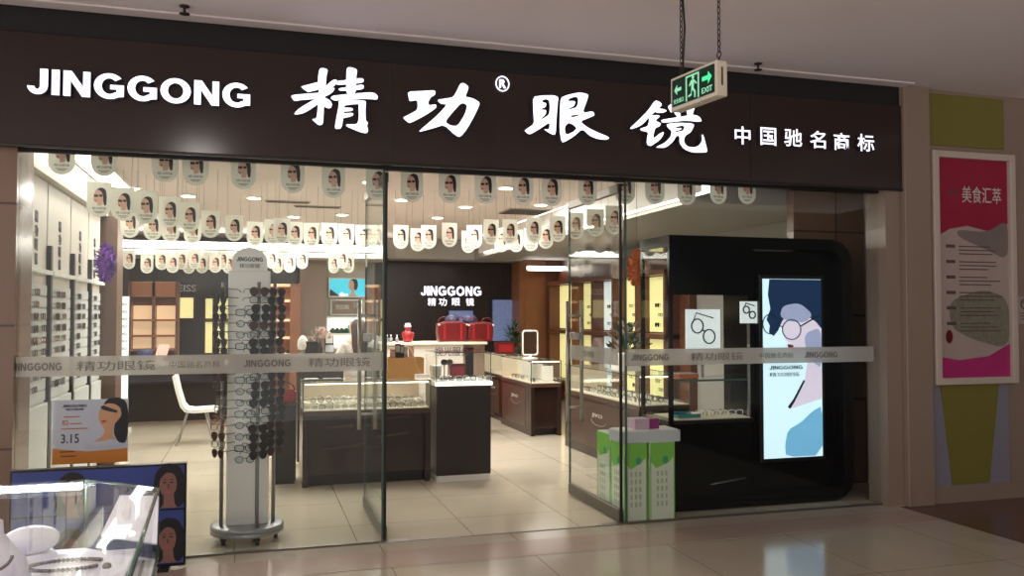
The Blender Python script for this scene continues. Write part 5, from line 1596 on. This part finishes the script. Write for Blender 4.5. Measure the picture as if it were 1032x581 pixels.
# ================================================================== BLUE POSTER BOARD in front of the glass
t = thing('poster_board', 'low standing board with dark blue posters of women, in front of the left glass', 'board', (-.88, 5.5, 0))
o_ = t.location
bx0, bx1, bz1 = at(10, 470, 1, 5.47).x, at(188, 470, 1, 5.47).x, at(188, 467, 1, 5.47).z
MB(o_).box(bx0, bx1, 5.47, 5.53, .02, bz1, 'black').build('board', t, bevel=.004)
for x in (bx0+.12, bx1-.12): MB(o_).box(x-.03, x+.03, 5.42, 5.58, 0, .02, 'black').build('foot', t)
btf = fy(5.47)
def woman(mb, cx, z, s, m=1):
    f = lambda pts: [(cx+m*x*s, z+y*s) for x, y in (pts if m > 0 else list(reversed(pts)))]
    mb.prism(f(list(reversed(smooth_loop([(-.36,-.35),(-.42,.3),(-.34,.75),(-.05,.98),(.3,.9),(.48,.5),(.46,-.35)], 2)))), btf, .003, .004, 'hair_black')
    mb.prism(f([(-.20,-.35),(.26,-.35),(.18,-.22),(.15,.1),(-.12,.1),(-.12,-.22)]), btf, .004, .0045, 'skin_dusk')
    mb.prism(f(ell(0, .34, .24, .38, 20)), btf, .0045, .0052, 'skin_dusk')
    mb.prism(f(list(reversed(smooth_loop([(-.26,.45),(-.24,.72),(.0,.86),(.24,.75),(.28,.45),(.14,.66),(-.06,.70)], 2)))), btf, .0052, .0058, 'hair_black')
    for e in (-1, 1):
        mb.prism(f(ell(e*.10, .40, .05, .022, 10)), btf, .0052, .0058, 'hair_black')
        mb.prism(f([(e*.10-.06,.475),(e*.10+.06,.475),(e*.10+.05,.495),(e*.10-.05,.495)]), btf, .0052, .0058, 'hair_black')
    mb.prism(f([(-.02,.22),(.03,.22),(.02,.36),(-.005,.36)]), btf, .0052, .0056, 'frame_brown')
    mb.prism(f(ell(0, .12, .075, .03, 12)), btf, .0052, .0058, 'lips')
for nm, z0, z1 in (('upper', .36, bz1-.012), ('lower', .04, .35)):
    mb = MB(o_)
    mb.prism([(bx0+.012, z0), (bx1-.012, z0), (bx1-.012, z1), (bx0+.012, z1)], btf, 0, .003, 'blue_poster')
    p_ = mb.build('poster_sheet', t)
    for x, k in ((bx1-.10, .075), (bx1-.62, .05)):
        mb = MB(o_)
        woman(mb, x, z0+k, .20)
        mb.build('portrait', p_)

# ================================================================== JEWELLERY SHOWCASE in the foreground
ZT, ZD = 1.05, .865
A0, A1, A2, A3, A4 = (-1.75, 2.605), (-.435, 2.605), (-.236, 2.43), (-.195, 1.45), (-1.75, 1.45)
foot = [A4, A3, A2, A1, A0]
t = thing('jewellery_showcase', 'glass jewellery showcase with a bright white interior at the lower left front', 'showcase', (-1.0, 2.0, 0))
o_ = t.location
MB(o_).prism(foot, fz(0), .08, ZD-.02, 'case_base').build('base', t, bevel=.006)
cx_, cy_ = -1.0, 2.0
sh_ = lambda k: [(cx_+(x-cx_)*k, cy_+(y-cy_)*k) for x, y in foot]
MB(o_).prism(sh_(.96), fz(0), 0, .08, 'black').build('plinth', t)
MB(o_).prism(sh_(.995), fz(0), ZD-.02, ZD, 'jewel_white').build('deck', t)
def wallpane(mb, a, b, z0, z1, m, th=.008):
    d = Vector((b[0]-a[0], b[1]-a[1], 0)).normalized(); nrm = Vector((-d.y, d.x, 0))*th
    vs = [(a[0], a[1], z0), (b[0], b[1], z0), (b[0]+nrm.x, b[1]+nrm.y, z0), (a[0]+nrm.x, a[1]+nrm.y, z0)]
    vs += [(x, y, z1) for x, y, _ in vs]
    mb.add(vs, [(3, 2, 1, 0), (4, 5, 6, 7), (0, 1, 5, 4), (1, 2, 6, 5), (2, 3, 7, 6), (3, 0, 4, 7)], m)
for a, b in ((A0, A1), (A1, A2), (A2, A3), (A3, A4)):
    mb = MB(o_); wallpane(mb, b, a, ZD, ZT-.008, 'case_glass'); g_ = mb.build('side_pane', t)
MB(o_).prism(foot, fz(0), ZT-.008, ZT, 'case_glass').build('top_pane', t)
mb = MB(o_)
for a, b in ((A1, A2), (A2, A3)):
    mb.tube([(a[0], a[1], ZT-.004), (b[0], b[1], ZT-.004)], .0045, 'glass_edge', 6)
for a in (A1, A2): mb.tube([(a[0], a[1], ZD), (a[0], a[1], ZT)], .0045, 'glass_edge', 6)
for k in (0, .03): mb.tube([(A2[0]-k, A2[1]-k, ZD+.004), (A3[0]-k, A3[1], ZD+.004)], .004, 'glass_edge', 6)
mb.build('edging', t)
MB(o_).box(-1.75, -.445, 2.585, 2.60, ZT-.022, ZT-.008, 'led').build('light_bar', t)
# white slanted panel imitating the bright reflection in the angled end pane
p = Vector((-.36, 2.44, 0))
t = thing('pane_reflection', 'white slanted panel standing in for the pane reflection, angled right end of jewellery showcase', 'board', (-.37, 2.46, ZD))
b0, b1, b2, b3 = at(101, 540, 1, 2.36), at(158, 548, 1, 2.30), at(160, 493, 1, 2.42), at(121, 490, 1, 2.46)
pts = [Vector((q.x, q.y, max(min(q.z, ZT-.02), ZD+.002))) for q in (b0, b1, b2, b3)]
nn = (pts[1]-pts[0]).cross(pts[3]-pts[0]).normalized()*.006
mb = MB(t.location)
mb.add([q for q in pts]+[q-nn for q in pts], [(0, 1, 2, 3), (7, 6, 5, 4), (0, 4, 5, 1), (1, 5, 6, 2), (2, 6, 7, 3), (3, 7, 4, 0)], 'jewel_white')
mb.build('panel', t)
for u, v in ((128, 494), (152, 497)):
    q = at(u, v, 1, 2.42); MB(t.location).ball((q.x, q.y-.01, q.z), .006, 'pearl', 8, 6).build('clip', t)
# necklace bust, pads, necklaces, ring cones
def deckpt(u, v, z): return at(u, v, 2, z)
q = deckpt(22, 575, ZD+.02)
t = thing('necklace_bust', 'white rounded necklace bust at the left of the jewellery showcase', 'bust', (-.585, 2.28, ZD))
MB().lathe([(.085, 0), (.09, .02), (.075, .07), (.05, .10), (.03, .125), (.028, .155), (.02, .16)], (0, 0, 0), 'jewel_white', 20, 1.0, .6).build('torso', t)
mb = MB(); mb.tube([(.06*math.cos(a), -.05-.012*math.sin(a), .085-.035*math.sin(a)) for a in [PI*i/12 for i in range(13)]], .004, 'pearl', 6); mb.build('necklace', t)
t = thing('necklace_bust', 'white draped jewellery roll beside the bust in the showcase', 'bust', (-.535, 2.44, ZD), .4)
MB().ball((0, 0, .068), (.068, .042, .036), 'jewel_white', 20, 12).build('roll', t)
MB().box(-.055, .055, -.03, .03, 0, .035, 'jewel_white').build('foot', t)
a = deckpt(50, 556, ZD+.03); b = deckpt(134, 556, ZD+.03)
t = thing('jewellery_pad', 'flat white display pad with a beaded necklace in the jewellery showcase', 'pad', ((a.x+b.x)/2, 2.30, ZD))
o_ = t.location
MB(o_).box(-.475, b.x+.01, 2.16, 2.44, ZD, ZD+.03, 'jewel_white').build('pad', t, bevel=.006)
c = Vector(((a.x+b.x)/2-.03, 2.30, ZD+.036))
mb = MB()
for k in range(44):
    an = 2*PI*k/44*.82+.6
    mb.ball((.085*math.cos(an), .045*math.sin(an), 0), .0052, 'pearl', 8, 6)
mb.tube([(.085*math.cos(2*PI*k/44*.82+.6), .045*math.sin(2*PI*k/44*.82+.6), 0) for k in range(44)], .0025, 'pearl', 5)
o = mb.build('bead_necklace', loc=c); tag(o, 'dark beaded necklace lying on the white pad in the jewellery showcase', 'necklace')
mb = MB()
for k in range(40):
    mb.ball((-.11+.006*k, -.006*math.sin(k*.2), 0), .0045, 'jewel_white', 8, 6)
mb.tube([(-.11+.006*k, -.006*math.sin(k*.2), 0) for k in range(40)], .002, 'pearl', 5)
o = mb.build('pearl_strand', loc=(c.x, 2.19, ZD+.036)); tag(o, 'white pearl strand along the front of the white pad', 'necklace')
q = deckpt(48, 566, ZD+.03)
o = MB((q.x, 2.12, ZD)).lathe([(.016, 0), (.015, .01), (.010, .04), (.005, .06)], (q.x, 2.12, ZD), 'terracotta', 14).build('ring_cone'); tag(o, 'terracotta ring cone beside the white bust in the showcase', 'ring holder')
q = deckpt(115, 560, ZD+.03)
o = MB((q.x, 2.27, ZD+.03)).lathe([(.010, 0), (.011, .004), (.008, .010), (.003, .012)], (q.x, 2.27, ZD+.03), 'pearl', 14).build('brooch'); tag(o, 'small dark brooch at the right of the white pad', 'brooch')
q = deckpt(95, 578, ZD+.03)
t = thing('ring_tray', 'small white sloped ring tray at the front of the jewellery showcase', 'tray', (q.x, 2.02, ZD), .2)
MB().prism([(-.06, 0), (.06, 0), (.06, .02), (-.06, .05)], lambda u, v, d: (d, u, v), -.05, .05, 'jewel_white').build('body', t, bevel=.003)
mb = MB()
for k in range(3): mb.tube([(-.03+.03*k+.009*math.cos(i*PI/8), 0+.004*math.sin(i*PI/8), .043+.009*math.sin(i*PI/8)) for i in range(16)], .0018, 'chrome', 5, closed=True)
mb.build('rings', t)

# ================================================================== SHOP ASSISTANT
def skin_body(name, verts, edges, radii, m, parent, root=0, sub=2):
    me = bpy.data.meshes.new(name)
    me.from_pydata([Vector(v) for v in verts], edges, [])
    o = bpy.data.objects.new(name, me); COL.objects.link(o)
    sk = o.modifiers.new('skin', 'SKIN'); sk.use_smooth_shade = True
    if not me.skin_vertices: me.skin_vertices.new()
    for i, r_ in enumerate(radii):
        me.skin_vertices[0].data[i].radius = r_ if isinstance(r_, tuple) else (r_, r_)
    me.skin_vertices[0].data[root].use_root = True
    sb = o.modifiers.new('sub', 'SUBSURF'); sb.levels = sub; sb.render_levels = sub
    bpy.context.view_layer.update()
    dg = bpy.context.evaluated_depsgraph_get()
    nm = bpy.data.meshes.new_from_object(o.evaluated_get(dg))
    o.modifiers.clear(); o.data = nm
    bpy.data.meshes.remove(me)
    nm.name = name
    nm.materials.clear(); nm.materials.append(M[m])
    for p in nm.polygons: p.use_smooth = True
    o.parent = parent
    return o
pp = at(360, 330, 1, 9.4)
ps = thing('person', 'person with long brown hair and white top, standing behind the middle counter, back turned', 'person', (pp.x, 9.4, 0), .25)
V, E_, R_ = [], [], []
def jv(p, r_, par=None):
    V.append(p); R_.append(r_)
    if par is not None: E_.append((par, len(V)-1))
    return len(V)-1
pel = jv((0, 0, .80), (.135, .10))
wst = jv((0, 0, .92), (.115, .085), pel)
chs = jv((0, .0, 1.08), (.14, .095), wst)
shl = jv((0, .0, 1.20), (.10, .075), chs)
nek = jv((0, .01, 1.255), .048, shl)
hd0 = jv((0, .02, 1.32), (.062, .072), nek)
hd1 = jv((0, .03, 1.40), (.072, .088), hd0)
hd2 = jv((0, .025, 1.45), (.055, .066), hd1)
nose = jv((0, .118, 1.375), .013, hd1)
for s in (-1, 1):
    sh1 = jv((s*.15, 0, 1.19), .052, shl)
    el = jv((s*.21, .03, .97), .038, sh1)
    wr = jv((s*.16, .22, .93), .025, el)
    pm = jv((s*.15, .28, .925), (.034, .016), wr)
    for k in range(4):
        f1 = jv((s*(.15-.027+.018*k), .335+.006*(1.5-abs(k-1.5)), .922), .009, pm)
        f2 = jv((s*(.15-.03+.019*k), .362+.010*(1.5-abs(k-1.5)), .912), .008, f1)
        jv((s*(.15-.03+.019*k), .375+.010*(1.5-abs(k-1.5)), .899), .007, f2)
    t1 = jv((s*(.15-.05), .30, .915), .010, pm)
    jv((s*(.15-.062), .325, .905), .008, t1)
    ear = jv((s*.080, .02, 1.385), .014, hd1)
    hip = jv((s*.085, 0, .74), .088, pel)
    kn = jv((s*.09, .01, .42), .055, hip)
    an = jv((s*.09, -.01, .08), .036, kn)
    jv((s*.095, .11, .035), (.036, .028), an)
skin_body('body', V, E_, R_, 'skin', ps)
mb = MB()
for s in (-1, 1):
    mb.ball((s*.032, .100, 1.395), (.012, .008, .007), 'white', 8, 6); mb.ball((s*.032, .106, 1.395), .005, 'hair_black', 8, 6)
    mb.tube([(s*.018, .108, 1.414), (s*.046, .100, 1.414)], .003, 'hair_brown', 5)
mb.tube([(-.022, .098, 1.338), (0, .104, 1.336), (.022, .098, 1.338)], .005, 'lips', 6)
mb.build('face', ps)
# clothing and hair
Vt, Et, Rt = [(0, 0, .78), (0, 0, .92), (0, 0, 1.08), (0, 0, 1.20), (-.15, 0, 1.19), (-.21, .03, .98), (.15, 0, 1.19), (.21, .03, .98)], [(0, 1), (1, 2), (2, 3), (3, 4), (4, 5), (3, 6), (6, 7)], [(.15, .115), (.13, .10), (.155, .11), (.108, .083), .064, .054, .064, .054]
skin_body('top', Vt, Et, Rt, 'shirt', ps)
Vt, Et, Rt = [(0, 0, .82), (-.085, 0, .74), (-.09, .01, .42), (-.09, -.005, .07), (.085, 0, .74), (.09, .01, .42), (.09, -.005, .07)], [(0, 1), (1, 2), (2, 3), (0, 4), (4, 5), (5, 6)], [(.142, .108), .097, .067, .055, .097, .067, .055]
skin_body('trousers', Vt, Et, Rt, 'trousers', ps)
for s in (-1, 1):
    MB().ball((s*.095, .06, .035), (.045, .12, .035), 'black', 12, 8).build('shoe', ps)
Vt, Et, Rt = [(0, .01, 1.425), (0, -.035, 1.40), (0, -.065, 1.30), (0, -.09, 1.18), (0, -.10, 1.05)], [(0, 1), (1, 2), (2, 3), (3, 4)], [(.088, .088), (.092, .07), (.098, .05), (.10, .035), (.075, .025)]
skin_body('hair', Vt, Et, Rt, 'hair_brown', ps)
